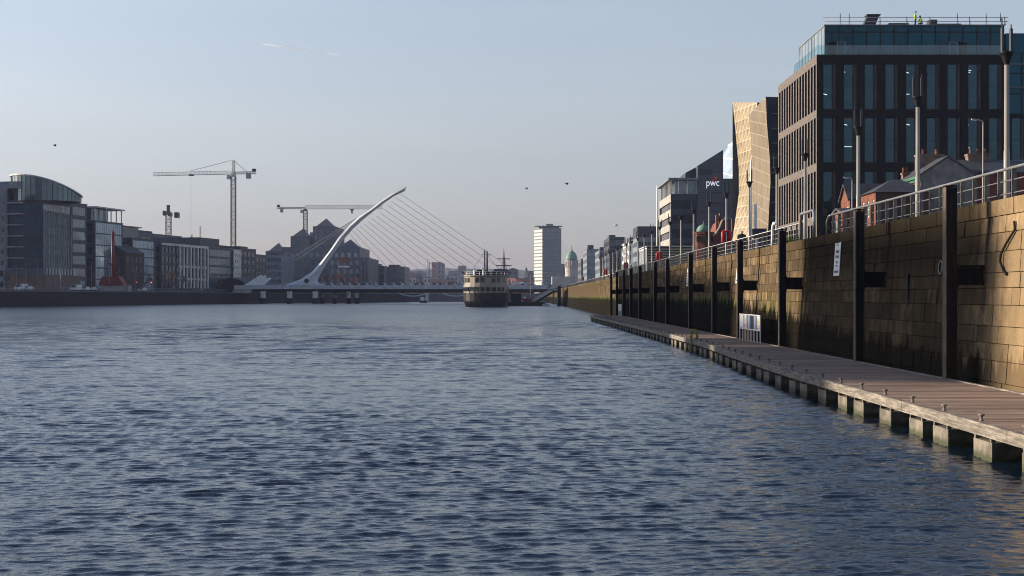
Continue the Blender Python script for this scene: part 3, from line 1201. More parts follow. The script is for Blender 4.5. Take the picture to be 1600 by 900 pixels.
bicycle((14.15, 92.2, ZR), R(4), 'black bicycle parked behind the railing beside the standing person')
bicycle((14.0, 63.2, ZR), R(80), 'black bicycle propped in the gap beside the grey tube hoop')
bicycle((14.0, 76.6, ZR), R(6), 'black bicycle parked behind the white curved ladder hoop')

# ---------------------------------------------------------------- windows and facades
WIN = {}


def window_mesh(w, h, glass, frame, nx=1, ny=1, fr=.06, dep=.05):
    key = (round(w, 2), round(h, 2), glass.name, frame.name, nx, ny, fr)
    if key in WIN:
        return WIN[key]
    m_ = MB()
    m_.quad((0, 0, 0), (w, 0, 0), (w, 0, h), (0, 0, h), m=0)
    d0, d1 = -dep, -.004
    m_.box(0, fr, d0, d1, 0, h, 1)
    m_.box(w - fr, w, d0, d1, 0, h, 1)
    m_.box(fr, w - fr, d0, d1, 0, fr, 1)
    m_.box(fr, w - fr, d0, d1, h - fr, h, 1)
    t_ = fr * .6
    for k in range(1, nx):
        m_.box(w * k / nx - t_ / 2, w * k / nx + t_ / 2, d0 * .8, d1, fr, h - fr, 1)
    for k in range(1, ny):
        z_ = h * k / ny
        for q in range(nx):
            m_.box(w * q / nx + t_ / 2 + (fr - t_ / 2) * (q == 0), w * (q + 1) / nx - t_ / 2 - (fr - t_ / 2) * (q == nx - 1), d0 * .7, d1, z_ - t_ / 2, z_ + t_ / 2, 1)
    WIN[key] = m_.mesh('window', [glass, frame])
    return WIN[key]


class Face:
    """a vertical facade plane; u runs along it, v up, n outwards.  O, U in the thing's local frame"""

    def __init__(s, O, U):
        s.O, s.U = Vector(O), Vector((U[0], U[1], 0)).normalized()
        s.N = Vector((s.U.y, -s.U.x, 0))
        s.a = math.atan2(s.U.y, s.U.x)

    def p(s, u, v, d=0.):
        return s.O + s.U * u + Vector((0, 0, v)) + s.N * d


def wall_open(mb, fc, W, H, ops, rec=.25, m=0, v0=0., mr=None):
    mr = m if mr is None else mr
    us = sorted({0., W} | {x for o in ops for x in (max(0, o[0]), min(W, o[1]))})
    vs = sorted({v0, H} | {x for o in ops for x in (max(v0, o[2]), min(H, o[3]))})
    us = [u for i, u in enumerate(us) if i == 0 or u - us[i - 1] > 1e-5]
    vs = [v for i, v in enumerate(vs) if i == 0 or v - vs[i - 1] > 1e-5]
    for va, vb in zip(vs, vs[1:]):
        run = None
        for ua, ub in list(zip(us, us[1:])) + [(W, W)]:
            uc, vc = (ua + ub) / 2, (va + vb) / 2
            op = ub <= ua or any(o[0] < uc < o[1] and o[2] < vc < o[3] for o in ops)
            if not op:
                run = (run[0], ub) if run else (ua, ub)
            elif run:
                mb.quad(fc.p(run[0], va), fc.p(run[1], va), fc.p(run[1], vb), fc.p(run[0], vb), m=m)
                run = None
    for (a, b_, c_, d) in ops:
        mb.quad(fc.p(a, c_), fc.p(a, d), fc.p(a, d, -rec), fc.p(a, c_, -rec), m=mr)
        mb.quad(fc.p(b_, d), fc.p(b_, c_), fc.p(b_, c_, -rec), fc.p(b_, d, -rec), m=mr)
        mb.quad(fc.p(a, c_), fc.p(a, c_, -rec), fc.p(b_, c_, -rec), fc.p(b_, c_), m=mr)
        mb.quad(fc.p(a, d), fc.p(b_, d), fc.p(b_, d, -rec), fc.p(a, d, -rec), m=mr)


FRM = {}


def put_window_sub(root, fc, op, glass, frame, nx, ny, rec, fr, name):
    """window = frame mesh with a pane child"""
    a, b_, c_, d = op
    full = window_mesh(b_ - a, d - c_, glass, frame, nx, ny, fr)
    if full.name not in FRM:
        m1, m2 = MB(), MB()
        w_, h_ = b_ - a, d - c_
        m2.quad((fr * .5, -.002, fr * .5), (w_ - fr * .5, -.002, fr * .5), (w_ - fr * .5, -.002, h_ - fr * .5), (fr * .5, -.002, h_ - fr * .5))
        for p in full.polygons:
            if p.material_index == 1:
                m1.quad(*[full.vertices[i].co for i in p.vertices])
        FRM[full.name] = (m1.mesh('window', frame), m2.mesh('pane', glass))
    f_, p_ = FRM[full.name]
    o = bpy.data.objects.new(name, f_)
    COL.objects.link(o)
    o.parent = root
    o.location = fc.p(a, c_, -rec + .01)
    o.rotation_euler = (0, 0, fc.a)
    q = bpy.data.objects.new('pane', p_)
    COL.objects.link(q)
    q.parent = o
    return o


def put_window(root, fc, op, glass, frame, nx=1, ny=1, rec=.25, fr=.06, name='window'):
    if name == 'window' and root.name.split('.')[0] in ('brick_office_block', 'brick_house', 'brick_warehouse'):
        return put_window_sub(root, fc, op, glass, frame, nx, ny, rec, fr, name)
    a, b_, c_, d = op
    me_ = window_mesh(b_ - a, d - c_, glass, frame, nx, ny, fr)
    o = bpy.data.objects.new(name, me_)
    COL.objects.link(o)
    o.parent = root
    o.location = fc.p(a, c_, -rec + .01)
    o.rotation_euler = (0, 0, fc.a)
    return o


def grid_ops(W, z0, z1, nc, nr, fw=.6, fh=.62, mu=.5, top=.4, base=.0):
    """window rectangles on a facade W wide between heights z0..z1"""
    out_ = []
    pu = (W - 2 * mu) / nc
    pv = (z1 - z0 - top - base) / nr
    for r in range(nr):
        for c_ in range(nc):
            u = mu + pu * (c_ + .5)
            v = z0 + base + pv * (r + .5)
            out_.append((u - pu * fw / 2, u + pu * fw / 2, v - pv * fh / 2, v + pv * fh / 2))
    return out_


def block(name, label, loc, rz, w, d, z0, z1, side, wallm, east=None, river=None, roofm=None, glass=G_dark, frame=M_frame_dark, cat='building',
          parapet=.5, rec=.2, nx=1, ny=1, group=None, plant=None):
    """box building. local frame: y=0 is the face towards the camera, river face at x=0 (side 'R': building extends to +x, 'L': to -x).
    east / river = (columns, rows, fw, fh[, glass[, nx, ny]])"""
    t = thing(name, label, cat, loc, rz, group)
    x0, x1 = (0, w) if side == 'R' else (-w, 0)
    H = z1 - z0
    mb = MB()
    fe = Face((x0, 0, 0), (1, 0))
    fr_ = Face((0, d, 0), (0, -1)) if side == 'R' else Face((0, 0, 0), (0, 1))
    for fc, W, spec in ((fe, w, east), (fr_, d, river)):
        ops = []
        if spec:
            nc, nr, fw, fh = spec[:4]
            gl = spec[4] if len(spec) > 4 else glass
            qx, qy = (spec[5], spec[6]) if len(spec) > 6 else (nx, ny)
            ops = grid_ops(W, .2, H, nc, nr, fw, fh, mu=min(.6, W * .04), top=parapet)
            for o in ops:
                put_window(t, fc, o, gl, frame, qx, qy, rec)
        wall_open(mb, fc, W, H, ops, rec)
    # other two faces and the roof
    xb = x1 if side == 'R' else x0
    mb.quad((xb, 0, 0), (xb, d, 0), (xb, d, H), (xb, 0, H))
    mb.quad((x0, d, 0), (x0, d, H), (x1, d, H), (x1, d, 0))
    mb.build('wall', wallm, t, world=False)
    rf = MB()
    rf.box(x0 - .12, x1 + .12, -.12, d + .12, H + .003, H + .22)
    rf.build('roof', roofm or M_midgrey, t, world=False)
    if plant:
        for (a, b_, c_, e_, h) in plant:
            pb = MB()
            pb.box(x0 + w * a, x0 + w * b_, d * c_, d * e_, H + .223, H + h)
            pb.build('roof_plant', M_darkgrey, t, world=False)
    return t


# ---------------------------------------------------------------- dark brick office block (right)
AX, AY0, AY1, AZ = 36.0, 173.5, 199.5, 32.5
A = thing('brick_office_block', 'large dark brick office block with a blue glass penthouse on the right bank', 'office building', (AX, AY0, ZR))
fe = Face((AX, AY0, 0), (1, 0))
fs = Face((AX, AY1, 0), (0, -1))
WE = 40.
tiers = [(24.85 + .0, 31.4), (19.3, 24.8), (0, 0)]
rowsA = [(25.8, 31.4), (19.3, 24.85), (12.8, 18.3), (6.6, 11.8)]
ops, wins, pans = [], [], []
pit = 2.53
for r, (za, zb) in enumerate(rowsA):
    for k in range(9 if r == 0 else 11):
        u0 = .78 + pit * k
        if r > 0 and k >= 9:
            u0 += .25
        ops.append((u0, u0 + 1.66, za, zb))
        wins.append((u0 + .06, u0 + 1.17, za + .05, zb - .05))
        pans.append((u0 + 1.22, u0 + 1.62, za, zb))
wallA = MB()
sub = [o for o in ops]
# right part of the top tier is the glass wing: stop the brick there
UW = 22.9
wall_open(wallA, fe, UW, AZ, [o for o in ops if o[1] < UW and o[2] > 25], .42, v0=25.3)
wall_open(wallA, fe, WE, 25.3, [o for o in ops if o[2] < 25], .42, v0=ZR)
wallA.quad((AX + UW, AY0, 25.3), (AX + UW, AY0 + 8, 25.3), (AX + UW, AY0 + 8, AZ), (AX + UW, AY0, AZ))
wallA.quad((AX + UW, AY0, 25.3), (AX + WE, AY0, 25.3), (AX + WE, AY0 + 8, 25.3), (AX + UW, AY0 + 8, 25.3))
wallA.quad((AX, AY0, AZ), (AX + UW, AY0, AZ), (AX + UW, AY1, AZ), (AX, AY1, AZ))
wallA.quad((AX + WE, AY0, ZR), (AX + WE, AY1, ZR), (AX + WE, AY1, 25.3), (AX + WE, AY0, 25.3))
wallA.quad((AX, AY1, ZR), (AX, AY1, AZ), (AX + UW, AY1, AZ), (AX + UW, AY1, ZR))
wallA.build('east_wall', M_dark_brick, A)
M_slatepanel, nt, b, out = new_mat('slate_panels')
pos = N(nt, 'ShaderNodeNewGeometry').outputs['Position']
sp_ = N(nt, 'ShaderNodeSeparateXYZ')
nt.links.new(pos, sp_.inputs[0])
cb = N(nt, 'ShaderNodeCombineXYZ')
nt.links.new(math_node(nt, 'ADD', sp_.outputs[0], sp_.outputs[1]), cb.inputs[0])
nt.links.new(sp_.outputs[2], cb.inputs[1])
br = N(nt, 'ShaderNodeTexBrick')
br.offset = 0
br.inputs['Scale'].default_value = 1
br.inputs['Brick Width'].default_value = 3.1
br.inputs['Row Height'].default_value = 1.55
br.inputs['Mortar Size'].default_value = .07
br.inputs['Color1'].default_value = (.030, .040, .056, 1)
br.inputs['Color2'].default_value = (.040, .052, .070, 1)
br.inputs['Mortar'].default_value = (.015, .02, .028, 1)
nt.links.new(cb.outputs[0], br.inputs['Vector'])
nt.links.new(br.outputs[0], b.inputs['Base Color'])
b.inputs['Roughness'].default_value = .45
# thin glass over dark rooms
M_thin, nt, b, out = new_mat('office_glass')
tr = N(nt, 'ShaderNodeBsdfTransparent')
tr.inputs[0].default_value = (.25, .38, .45, 1)
gl = N(nt, 'ShaderNodeBsdfGlossy')
gl.inputs['Roughness'].default_value = .015
gl.inputs['Color'].default_value = (.38, .75, 1, 1)
frn = N(nt, 'ShaderNodeFresnel')
frn.inputs['IOR'].default_value = 1.75
pos = N(nt, 'ShaderNodeNewGeometry').outputs['Position']
bp = N(nt, 'ShaderNodeBump')
bp.inputs['Strength'].default_value = 1
bp.inputs['Distance'].default_value = .01
nt.links.new(noise(nt, pos, .7, 2), bp.inputs['Height'])
nt.links.new(bp.outputs[0], gl.inputs['Normal'])
mx = N(nt, 'ShaderNodeMixShader')
nt.links.new(frn.outputs[0], mx.inputs[0])
nt.links.new(tr.outputs[0], mx.inputs[1])
nt.links.new(gl.outputs[0], mx.inputs[2])
nt.links.new(mx.outputs[0], out.inputs['Surface'])
A_root_off = Vector((AX, AY0, ZR))


def put_window_w(root, fc, op, glass, frame, nx, ny, rec, fr=.06, name='window'):
    o = put_window(root, fc, op, glass, frame, nx, ny, rec, fr, name)
    o.location = Vector(o.location) - Vector(root.location)
    return o


for o in wins:
    put_window_w(A, fe, o, M_thin, M_frame_dark, 1, 2, .30, .05)
for i, o in enumerate(pans):
    m_ = MB()
    p0, p1 = fe.p(o[0], o[2], -.28), fe.p(o[1], o[3], -.20)
    m_.box(p0.x, p1.x, p1.y, p0.y, p0.z, p1.z)
    if i == 0:
        pan0 = m_.build('window_panel', M_panel_brown, A)
        base0 = (o[0], o[2])
        sz0 = o[3] - o[2]
    else:
        q = pan0.copy()
        COL.objects.link(q)
        q.parent = A
        q.location = (o[0] - base0[0], 0, o[2] - base0[1])
        # keep the height of that tier
        s_ = (o[3] - o[2]) / sz0
        q.scale = (1, 1, s_)
        q.location.z = o[2] - ZR - s_ * (base0[1] - ZR)
# rooms
M_room = pm('room_interior', (.10, .11, .12), .9)
m_ = MB()
for zz_ in (31.45, 28.6, 25.2, 22.1, 18.8, 15.5, 12.2, 9.2, 5.9):
    m_.box(AX + .7, AX + WE - .3, AY0 + .5, AY0 + 7.9, zz_ - .12, zz_ + .12)
m_.box(AX + .7, AX + WE - .3, AY0 + 7.9, AY0 + 8.1, ZR, 31.6)
m_.build('interior', M_room, A)
M_tube = em('lamp_tube', (1, .93, .8), 2.2)
rl = random.Random(2)
for k, r in ((1, 0), (1, 0), (4, 0), (4, 0), (7, 0), (7, 0), (8, 0), (1, 1), (1, 1), (4, 1), (7, 1), (7, 1), (9, 1), (2, 2), (1, 2), (0, 0)):
    za, zb = rowsA[r]
    zz_ = rl.choice((zb - .55, za + (zb - za) * .48 - .5))
    x_ = AX + .85 + pit * k + rl.uniform(.1, .3)
    y_ = AY0 + rl.uniform(1.2, 3.5)
    m_ = MB()
    m_.bar((x_, y_, zz_), (x_ + rl.uniform(.6, 1.1), y_ + rl.choice((0, 0, 1.2)), zz_), .07, .05)
    m_.build('ceiling_lamp', M_tube, A)
M_blind = pm('roller_blind', (.16, .17, .18), .9)
for i, o in enumerate(wins):
    if rl.random() < .34:
        h = rl.choice((.5, .9, 1.6, 2.6))
        m_ = MB()
        zt_ = o[3] if rl.random() < .7 else (o[2] + o[3]) / 2
        m_.box(AX + o[0] + .04, AX + o[1] - .04, AY0 + .36, AY0 + .38, zt_ - h, zt_ - .05)
        m_.build('blind', M_blind, A)
# river facade: deep brick fins, sunlight painted on faces, shade on sides
nf = 14
Ls = AY1 - AY0
pf = (Ls - .6) / nf
ops = []
for (za, zb) in rowsA:
    for k in range(nf):
        u0 = .3 + pf * k + pf * .20
        ops.append((u0, u0 + pf * .66, za, zb))
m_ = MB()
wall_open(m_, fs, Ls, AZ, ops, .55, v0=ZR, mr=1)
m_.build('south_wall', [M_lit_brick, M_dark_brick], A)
for o in ops:
    put_window_w(A, fs, (o[0] + .02, o[1] - .02, o[2] + .02, o[3] - .02), G_dark, M_frame_dark, 1, 2, .54, .05)
# penthouse
PX0, PX1, PY0, PZ0, PZ1 = 37.6, 59.8, 176.2, AZ, zat(40, 176.2)
m_ = MB()
m_.box(PX0 + .05, PX1 - .05, PY0 + .05, 192.5, PZ0, PZ1 - .05)
ph = m_.build('penthouse', M_navy, A)
fp_ = Face((PX0, PY0, 0), (1, 0))
npn = 13
wpn = (PX1 - PX0) / npn
doors = {0: None, 9: None}
for k in range(npn):
    u0 = wpn * k
    put_window_w(A, fp_, (u0 + .03, u0 + wpn - .03, PZ1 - .78, PZ1 - .06), G_teal, M_frame_dark, 1, 1, -.02, .04, 'glass_panel')
    if k == 0:
        put_window_w(A, fp_, (u0 + .03, u0 + .8, PZ0 + .05, PZ1 - .84), G_teal, M_frame_dark, 1, 1, -.02, .04, 'glass_panel')
        dr = (.85, 3.2)
    zlo = PZ0 + .05
    if k in (0, 9):
        zlo = PZ0 + 2.05
    put_window_w(A, fp_, (u0 + (.85 if k == 0 else .03), u0 + wpn - .03, zlo, PZ1 - .84), G_teal, M_frame_dark, 1, 1, -.02, .04, 'glass_panel')
for u0, flip in ((.3, 0), (wpn * 9 + .02, 1)):
    dk_ = (u0 + (1.15 if flip else 0), u0 + (2.2 if flip else 1.05))
    gl_ = (u0 + (0 if flip else 1.15), u0 + (1.05 if flip else 2.2))
    m_ = MB()
    m_.box(PX0 + dk_[0], PX0 + dk_[1], PY0 - .05, PY0 - .022, PZ0 + .02, PZ0 + 2.0)
    m_.build('open_door', M_black, A)
    put_window_w(A, fp_, (gl_[0], gl_[1], PZ0 + .02, PZ0 + 2.02), G_teal, M_frame_pale, 1, 1, -.055, .07, 'door')
# penthouse river side: pale glass, glancing sky reflection put into its colour
fps = Face((PX0, 192.5, 0), (0, -1))
Lp = 192.5 - PY0
for k in range(8):
    put_window_w(A, fps, (Lp * k / 8 + .02, Lp * (k + 1) / 8 - .02, PZ0 + .05, PZ1 - .06), G_pale, M_frame_pale, 1, 1, -.02, .03, 'glass_panel')
m_ = MB()
m_.box(PX0 - .12, PX1 + .1, PY0 - .12, 192.7, PZ1, PZ1 + .12)
m_.build('penthouse_roof', M_grey, A)
# glass balustrade round the terrace
M_bal, nt, b, out = new_mat('balustrade_glass')
tr = N(nt, 'ShaderNodeBsdfTransparent')
tr.inputs[0].default_value = (.74, .87, .89, 1)
gl = N(nt, 'ShaderNodeBsdfGlossy')
gl.inputs['Roughness'].default_value = .05
mx = N(nt, 'ShaderNodeMixShader')
mx.inputs[0].default_value = .06
nt.links.new(tr.outputs[0], mx.inputs[1])
nt.links.new(gl.outputs[0], mx.inputs[2])
nt.links.new(mx.outputs[0], out.inputs['Surface'])
for k in range(9):
    m_ = MB()
    m_.box(AX + .15 + 2.5 * k, AX + .15 + 2.5 * k + 2.46, AY0 + .12, AY0 + .14, AZ + .01, AZ + 1.15)
    m_.build('balustrade_panel', M_bal, A)
for k in range(6):
    m_ = MB()
    y0 = AY0 + .2 + 2.5 * k
    m_.box(AX + .12, AX + .14, y0, y0 + 2.46, AZ + .01, AZ + 1.15)
    m_.build('balustrade_panel', M_bal, A)
# glass wing on the right of the block
fw_ = Face((AX + UW + .02, AY0 + .7, 0), (1, 0))
for r in range(3):
    for k in range(6):
        put_window_w(A, fw_, (.05 + 2.3 * k, 2.3 * k + 2.26, 25.33 + 2.5 * r, 25.33 + 2.5 * r + 2.45), G_teal, M_frame_dark, 1, 1, 0, .04, 'glass_panel')
for k in range(4):
    for r in range(5):
        put_window_w(A, fw_, (1.35 + 2.3 * k, 1.35 + 2.3 * k + 2.26, 32.9 - 2. + r * .9 - .0, 32.9 - 2. + r * .9 + .86), G_teal, M_frame_dark, 1, 1, -.6, .04, 'glass_panel') if False else None
m_ = MB()
m_.box(AX + UW + .05, AX + WE, AY0 + .75, AY1, 25.31, 32.9)
m_.build('glass_wing', M_navy, A)
m_ = MB()
m_.box(PX1 + .15, AX + WE + 8, AY0 + 2.5, AY1, 32.9, zat(52, 176))
m_.build('upper_wing', G_teal, A)

# roof clutter
RZ = PZ1 + .125
sc_ = thing('roof_guardrail', 'scaffold tube guardrail along the edge of the glass penthouse roof', 'guardrail', (PX0, PY0, RZ))
for zz_ in (.45, .95):
    m_ = MB()
    m_.tube([(xat(1287, PY0) if zz_ > .5 else PX0, PY0 + .3, RZ + zz_), (PX1 + .6, PY0 + .3, RZ + zz_)], .035, 6)
    m_.build('rail', M_steel, sc_, smooth=True)
for px in (1313, 1327, 1375, 1417, 1453, 1496, 1515, 1541, 1570):
    m_ = MB()
    X = xat(px, PY0 + .3)
    h = 1.5 if px in (1313, 1541, 1496, 1327) else 1.05
    m_.tube([(X - .03, PY0 + .3, RZ), (X - .03, PY0 + .3, RZ + h)], .035, 6)
    m_.tube([(X + .12, PY0 + .36, RZ), (X + .02, PY0 + .36, RZ + h * .9)], .03, 6)
    m_.build('post', M_crane_grey, sc_, smooth=True)
m_ = MB()
p = [at(1350, 39, 178), at(1368, 39, 178), at(1374, 24, 178), at(1356, 24.5, 178)]
m_.prism(p, (0, 1.2, 0))
m_.box(p[3].x - .12, p[2].x + .15, 177.9, 179.4, p[2].z, p[2].z + .15)
tag(m_.build('roof_vent', M_darkgrey), 'dark slanted vent hood standing on the penthouse roof', 'vent')
for px0, px1, y0, lb in ((1452, 1464.5, 30.5, 'square dark air handling unit beside the roof workers'), (1389, 1420, 36, 'long low dark unit on the penthouse roof'),
                         (1465, 1502, 36.8, 'long low grey duct on the penthouse roof right of the workers')):
    t = thing('roof_unit', lb, 'roof unit', (xat((px0 + px1) / 2, 178), 178, RZ))
    m_ = MB()
    X0, X1 = xat(px0, 178), xat(px1, 178)
    zt = zat(y0, 178)
    m_.box(X0, X1, 178, 179.2, RZ, zt)
    m_.build('casing', M_darkgrey, t)
    m_ = MB()
    for q in range(3):
        m_.box(X0 + .05, X1 - .05, 177.96, 177.998, RZ + .06 + (zt - RZ) * q / 3, RZ + (zt - RZ) * (q + .6) / 3)
    m_.build('grille', M_midgrey, t)
person((xat(1430, 177.4), 177.4, RZ), R(60), 'worker in yellow hi-vis jacket standing on the penthouse roof', (.5, .6, .05), jacket=M_hivis, hat=M_navycloth)
person((xat(1440.5, 177.4), 177.4, RZ), R(-70), 'worker in yellow hi-vis jacket crouching on the penthouse roof', (.5, .6, .05), jacket=M_hivis, crouch=True, hat=M_navycloth)
# lattice aerial frame
m_ = MB()
a0, a1 = Vector((xat(1563, 178), 178, 0)), Vector((xat(1574, 178), 180.5, 0))
zb, zt = zat(33, 178), zat(18, 178)
for k in range(6):
    q = a0.lerp(a1, k / 5)
    q2 = a0.lerp(a1, min(1, (k + 1) / 5))
    m_.tube([(q.x, q.y, zb + .5 * k / 5), (q.x, q.y, zt - .9 + 1.2 * k / 5)], .035, 6)
    if k < 5:
        m_.tube([(q.x, q.y, zb + .5 * k / 5), (q2.x, q2.y, zt - .9 + 1.2 * (k + 1) / 5)], .03, 6)
m_.tube([(a0.x + .3, 178.2, RZ), (a0.x + .3, 178.2, zb + .4)], .05, 6)
m_.tube([(a1.x - .1, 180, RZ), (a1.x - .1, 180, zb + .8)], .05, 6)
tag(m_.build('lattice_frame', M_frame_dark, smooth=True), 'dark zigzag lattice frame on the roof behind the tallest light mast', 'lattice frame')

# ---------------------------------------------------------------- gilded building
GD = thing('gilded_office', 'office building clad in pale gold triangular panels next to the dark brick block', 'office building', (38, 220, ZR))
Yr, Yf, Yl = 207., 223., 241.
right = [(1196.6, 151), (1198, 189), (1203, 250), (1203.8, 284.5), (1199.5, 372)]
fold = [(1169.7, 180), (1173, 215), (1175, 250), (1174, 284.5), (1171, 372)]
left = [(1144.6, 160), (1149, 206), (1153.8, 262), (1154, 302), (1144, 378)]
Yb = 230.
lfr = [(1183, 160), (1183, 206), (1183, 262), (1183, 302), (1183, 372)]
m_ = MB()


def strip(mb, A_, Ya, B_, Yb_, uscale, cell=1.8):
    uo = random.random() * 9
    for k in range(len(A_) - 1):
        pts = [at(*A_[k], Ya), at(*A_[k + 1], Ya), at(*B_[k + 1], Yb_), at(*B_[k], Yb_)]
        w = (pts[0] - pts[3]).length
        uv = [(uo, pts[0].z), (uo, pts[1].z), (uo + w * uscale, pts[2].z), (uo + w * uscale, pts[3].z)]
        mb.quad(*pts, uv=uv)


strip(m_, fold, Yf, right, Yr, 1.)
m_.build('panel_facade', M_gold2, GD)
m_ = MB()
strip(m_, left, Yl, lfr, Yb, 1.)
m_.build('panel_facade', M_gold, GD)
m_ = MB()
for k in range(4):
    a, c_ = at(*right[k], Yr), at(*right[k + 1], Yr)
    m_.quad(c_, a, a + Vector((9, 2, 0)), c_ + Vector((9, 2, 0)))
tz = at(*right[0], Yr).z
p4 = [at(*right[0], Yr), at(*fold[0], Yf), at(*left[0], Yl)]
m_.quad(p4[0], p4[0] + Vector((9, 2, 0)), p4[1] + Vector((9, 2, 0)), p4[1])
m_.quad(at(*lfr[0], Yb), p4[2], p4[2] + Vector((9, 4, 0)), at(*lfr[0], Yb) + Vector((6, 4, 0)))
m_.quad(p4[2], Vector((p4[2].x, Yl, ZR)), Vector((p4[2].x + 9, Yl + 4, ZR)), p4[2] + Vector((9, 4, 0)))
m_.build('body', M_darkgrey, GD)
for r in range(11):
    zz_ = 8 + r * 2.15
    m_ = MB()
    x_ = 36.4
    m_.box(x_, x_ + 3.5, Yr - .1, Yr - .02, zz_, zz_ + .18)
    m_.build('louvre', M_grey, GD)

# ---------------------------------------------------------------- tilted glass drum beyond
DR = thing('glass_drum', 'tilted glass drum with white rings rising behind the grey office tower', 'building', (75, 402, ZR))
cx, cy, ax = 75.5, 402, Vector((.42, .0, 1)).normalized()
base = Vector((cx - 10, cy, 18))
m_ = MB()
M_drum = gm('drum_glass', (.30, .36, .42), spec=1, ior=2.0)
ringpts = []
U1 = Vector((0, 1, 0))
V1 = ax.cross(U1)
rr = 19.5
for k in range(9):
    c_ = base + ax * (k * 4.6)
    ringpts.append([c_ + (U1 * math.sin(a) + V1 * math.cos(a)) * (rr - .10 * k * k) for a in np.linspace(0, 2 * math.pi, 33)[:-1]])
for k in range(8):
    for j in range(32):
        m_.quad(ringpts[k][j], ringpts[k][(j + 1) % 32], ringpts[k + 1][(j + 1) % 32], ringpts[k + 1][j])
m_.quad(*ringpts[-1])
m_.build('glass_shell', M_drum, DR)
for k in range(1, 9):
    c_ = base + ax * (k * 4.6)
    m_ = MB()
    m_.tube([c_ + (U1 * math.sin(a) + V1 * math.cos(a)) * (rr - .10 * k * k + .12) for a in np.linspace(0, 2 * math.pi, 41)], .22, 6)
    m_.build('ring', M_white, DR, smooth=True)
m_ = MB()
m_.box(62, 92, 386, 418, ZR, 14)
m_.build('plinth', M_grey, DR)

# ---------------------------------------------------------------- grey office tower with letters
B0 = 340.
BX = xat(1048, B0)
T = thing('grey_office_tower', 'grey office building with slanted tower top and white letters on its wall', 'office building', (BX, B0, ZR))
zr, zc = zat(278, B0), zat(303, B0)
Lb = 28.
fbs = Face((BX, B0 + Lb, 0), (0, -1))
fbe = Face((BX, B0, 0), (1, 0))
W1 = xat(1090, B0) - BX
m_ = MB()
ops_s = [(.3, Lb - .3, 6.6 + k * 3.45, 6.6 + k * 3.45 + 1.75) for k in range(6)]
ops_e = [(.3, W1 - .3, 6.6 + k * 3.45, 6.6 + k * 3.45 + 2.2) for k in range(6)]
wall_open(m_, fbs, Lb, zc, ops_s, .35, 0, v0=ZR)
wall_open(m_, fbe, W1, zc, ops_e, .2, 1, v0=ZR)
m_.quad((BX, B0, zc), (BX + W1, B0, zc), (BX + W1, B0 + Lb, zc), (BX, B0 + Lb, zc), m=1)
m_.quad((BX, B0 + Lb, ZR), (BX, B0 + Lb, zc), (BX + W1, B0 + Lb, zc), (BX + W1, B0 + Lb, ZR), m=1)
m_.build('wall', [M_concrete, M_navy], T)
for o in ops_s:
    put_window_w(T, fbs, o, gm('brown_glass', (.05, .035, .03), spec=.3), M_frame_dark, 10, 1, .33, .06, 'window_band')
for o in ops_e:
    put_window_w(T, fbe, o, G_dark, M_frame_dark, 6, 1, .18, .06, 'window_band')
m_ = MB()
m_.box(BX - .6, xat(1090, B0) - .03, B0 - .6, B0 + Lb, zr - .5, zr)
m_.build('roof', M_grey, T)
m_ = MB()
m_.box(BX + 1.2, xat(1090, B0) - .05, B0 + 1.2, B0 + Lb - 1, zc + .02, zr - .51)
m_.build('top_floor', G_grey, T)
for k in range(9):
    m_ = MB()
    y_ = B0 + .3 + k * 3.
    m_.box(BX + .1, BX + .35, y_, y_ + .25, zc + .02, zr - .51)
    m_.build('column', M_offwhite, T)
for k in range(3):
    m_ = MB()
    x_ = BX + 1.8 + k * 2.1
    m_.box(x_, x_ + .2, B0 + .15, B0 + .4, zc + .02, zr - .51)
    m_.build('column', M_offwhite, T)


def slab(mb, pts, Y, dep, m=0):
    mb.prism([at(px, py, Y) if py is not None else Vector((xat(px, Y), Y, ZR)) for px, py in pts], (0, dep, 0), m)


m_ = MB()
slab(m_, [(1090, None), (1130, None), (1130, 234), (1090, 259)], B0 - .3, 14)
m_.build('tower', M_slatepanel, T)
m_ = MB()
slab(m_, [(1071, 277.8), (1086, 277.8), (1086, 262), (1071, 270)], B0 + 3, 10)
m_.build('lift_block', M_darkgrey, T)
m_ = MB()
slab(m_, [(1130.2, None), (1153, None), (1153, 279), (1130.2, 279)], B0 + 1, 16)
m_.build('side_block', M_slatepanel, T)
for (y0, y1, a, c_) in ((300, 303, 1113, 1127), (316, 319, 1113, 1127), (264, 273, 1093, 1113), (330, 332, 1096, 1126), (345, 347, 1096, 1126)):
    m_ = MB()
    p0, p1 = at(a, y1, B0 - .33), at(c_, y0, B0 - .33)
    m_.box(p0.x, p1.x, B0 - .36, B0 - .303, p0.z, p1.z)
    m_.build('louvre_panel', M_darkgrey, T)
cu = bpy.data.curves.new('lettering', 'FONT')
cu.body = 'pwc'
cu.size = 2.45
cu.extrude = .06
cu.materials.append(em('lit_letters', (.8, .82, .86), .3))
tmp_ = bpy.data.objects.new('text', cu)
COL.objects.link(tmp_)
bpy.context.view_layer.update()
lme = bpy.data.meshes.new_from_object(tmp_.evaluated_get(bpy.context.evaluated_depsgraph_get()))
bpy.data.objects.remove(tmp_)
lo = bpy.data.objects.new('lettering', lme)
COL.objects.link(lo)
lo.parent = T
p = at(1103, 290.6, B0 - .4)
lo.location = p - Vector(T.location)
lo.rotation_euler = (R(90), 0, 0)
lo.scale = (.8, 1, 1)
m_ = MB()
for (a, y0, c_, y1, q) in ((1114, 277.5, 1117, 282, 0), (1116.6, 276, 1120.5, 279, 1), (1117.4, 279.3, 1121, 283.5, 0), (1112.5, 280, 1113.8, 283, 1)):
    p0, p1 = at(a, y1, B0 - .36), at(c_, y0, B0 - .36)
    m_.box(p0.x, p1.x, B0 - .42, B0 - .305, p0.z, p1.z, q)
m_.build('sign_mark', [M_red, M_orange], T)

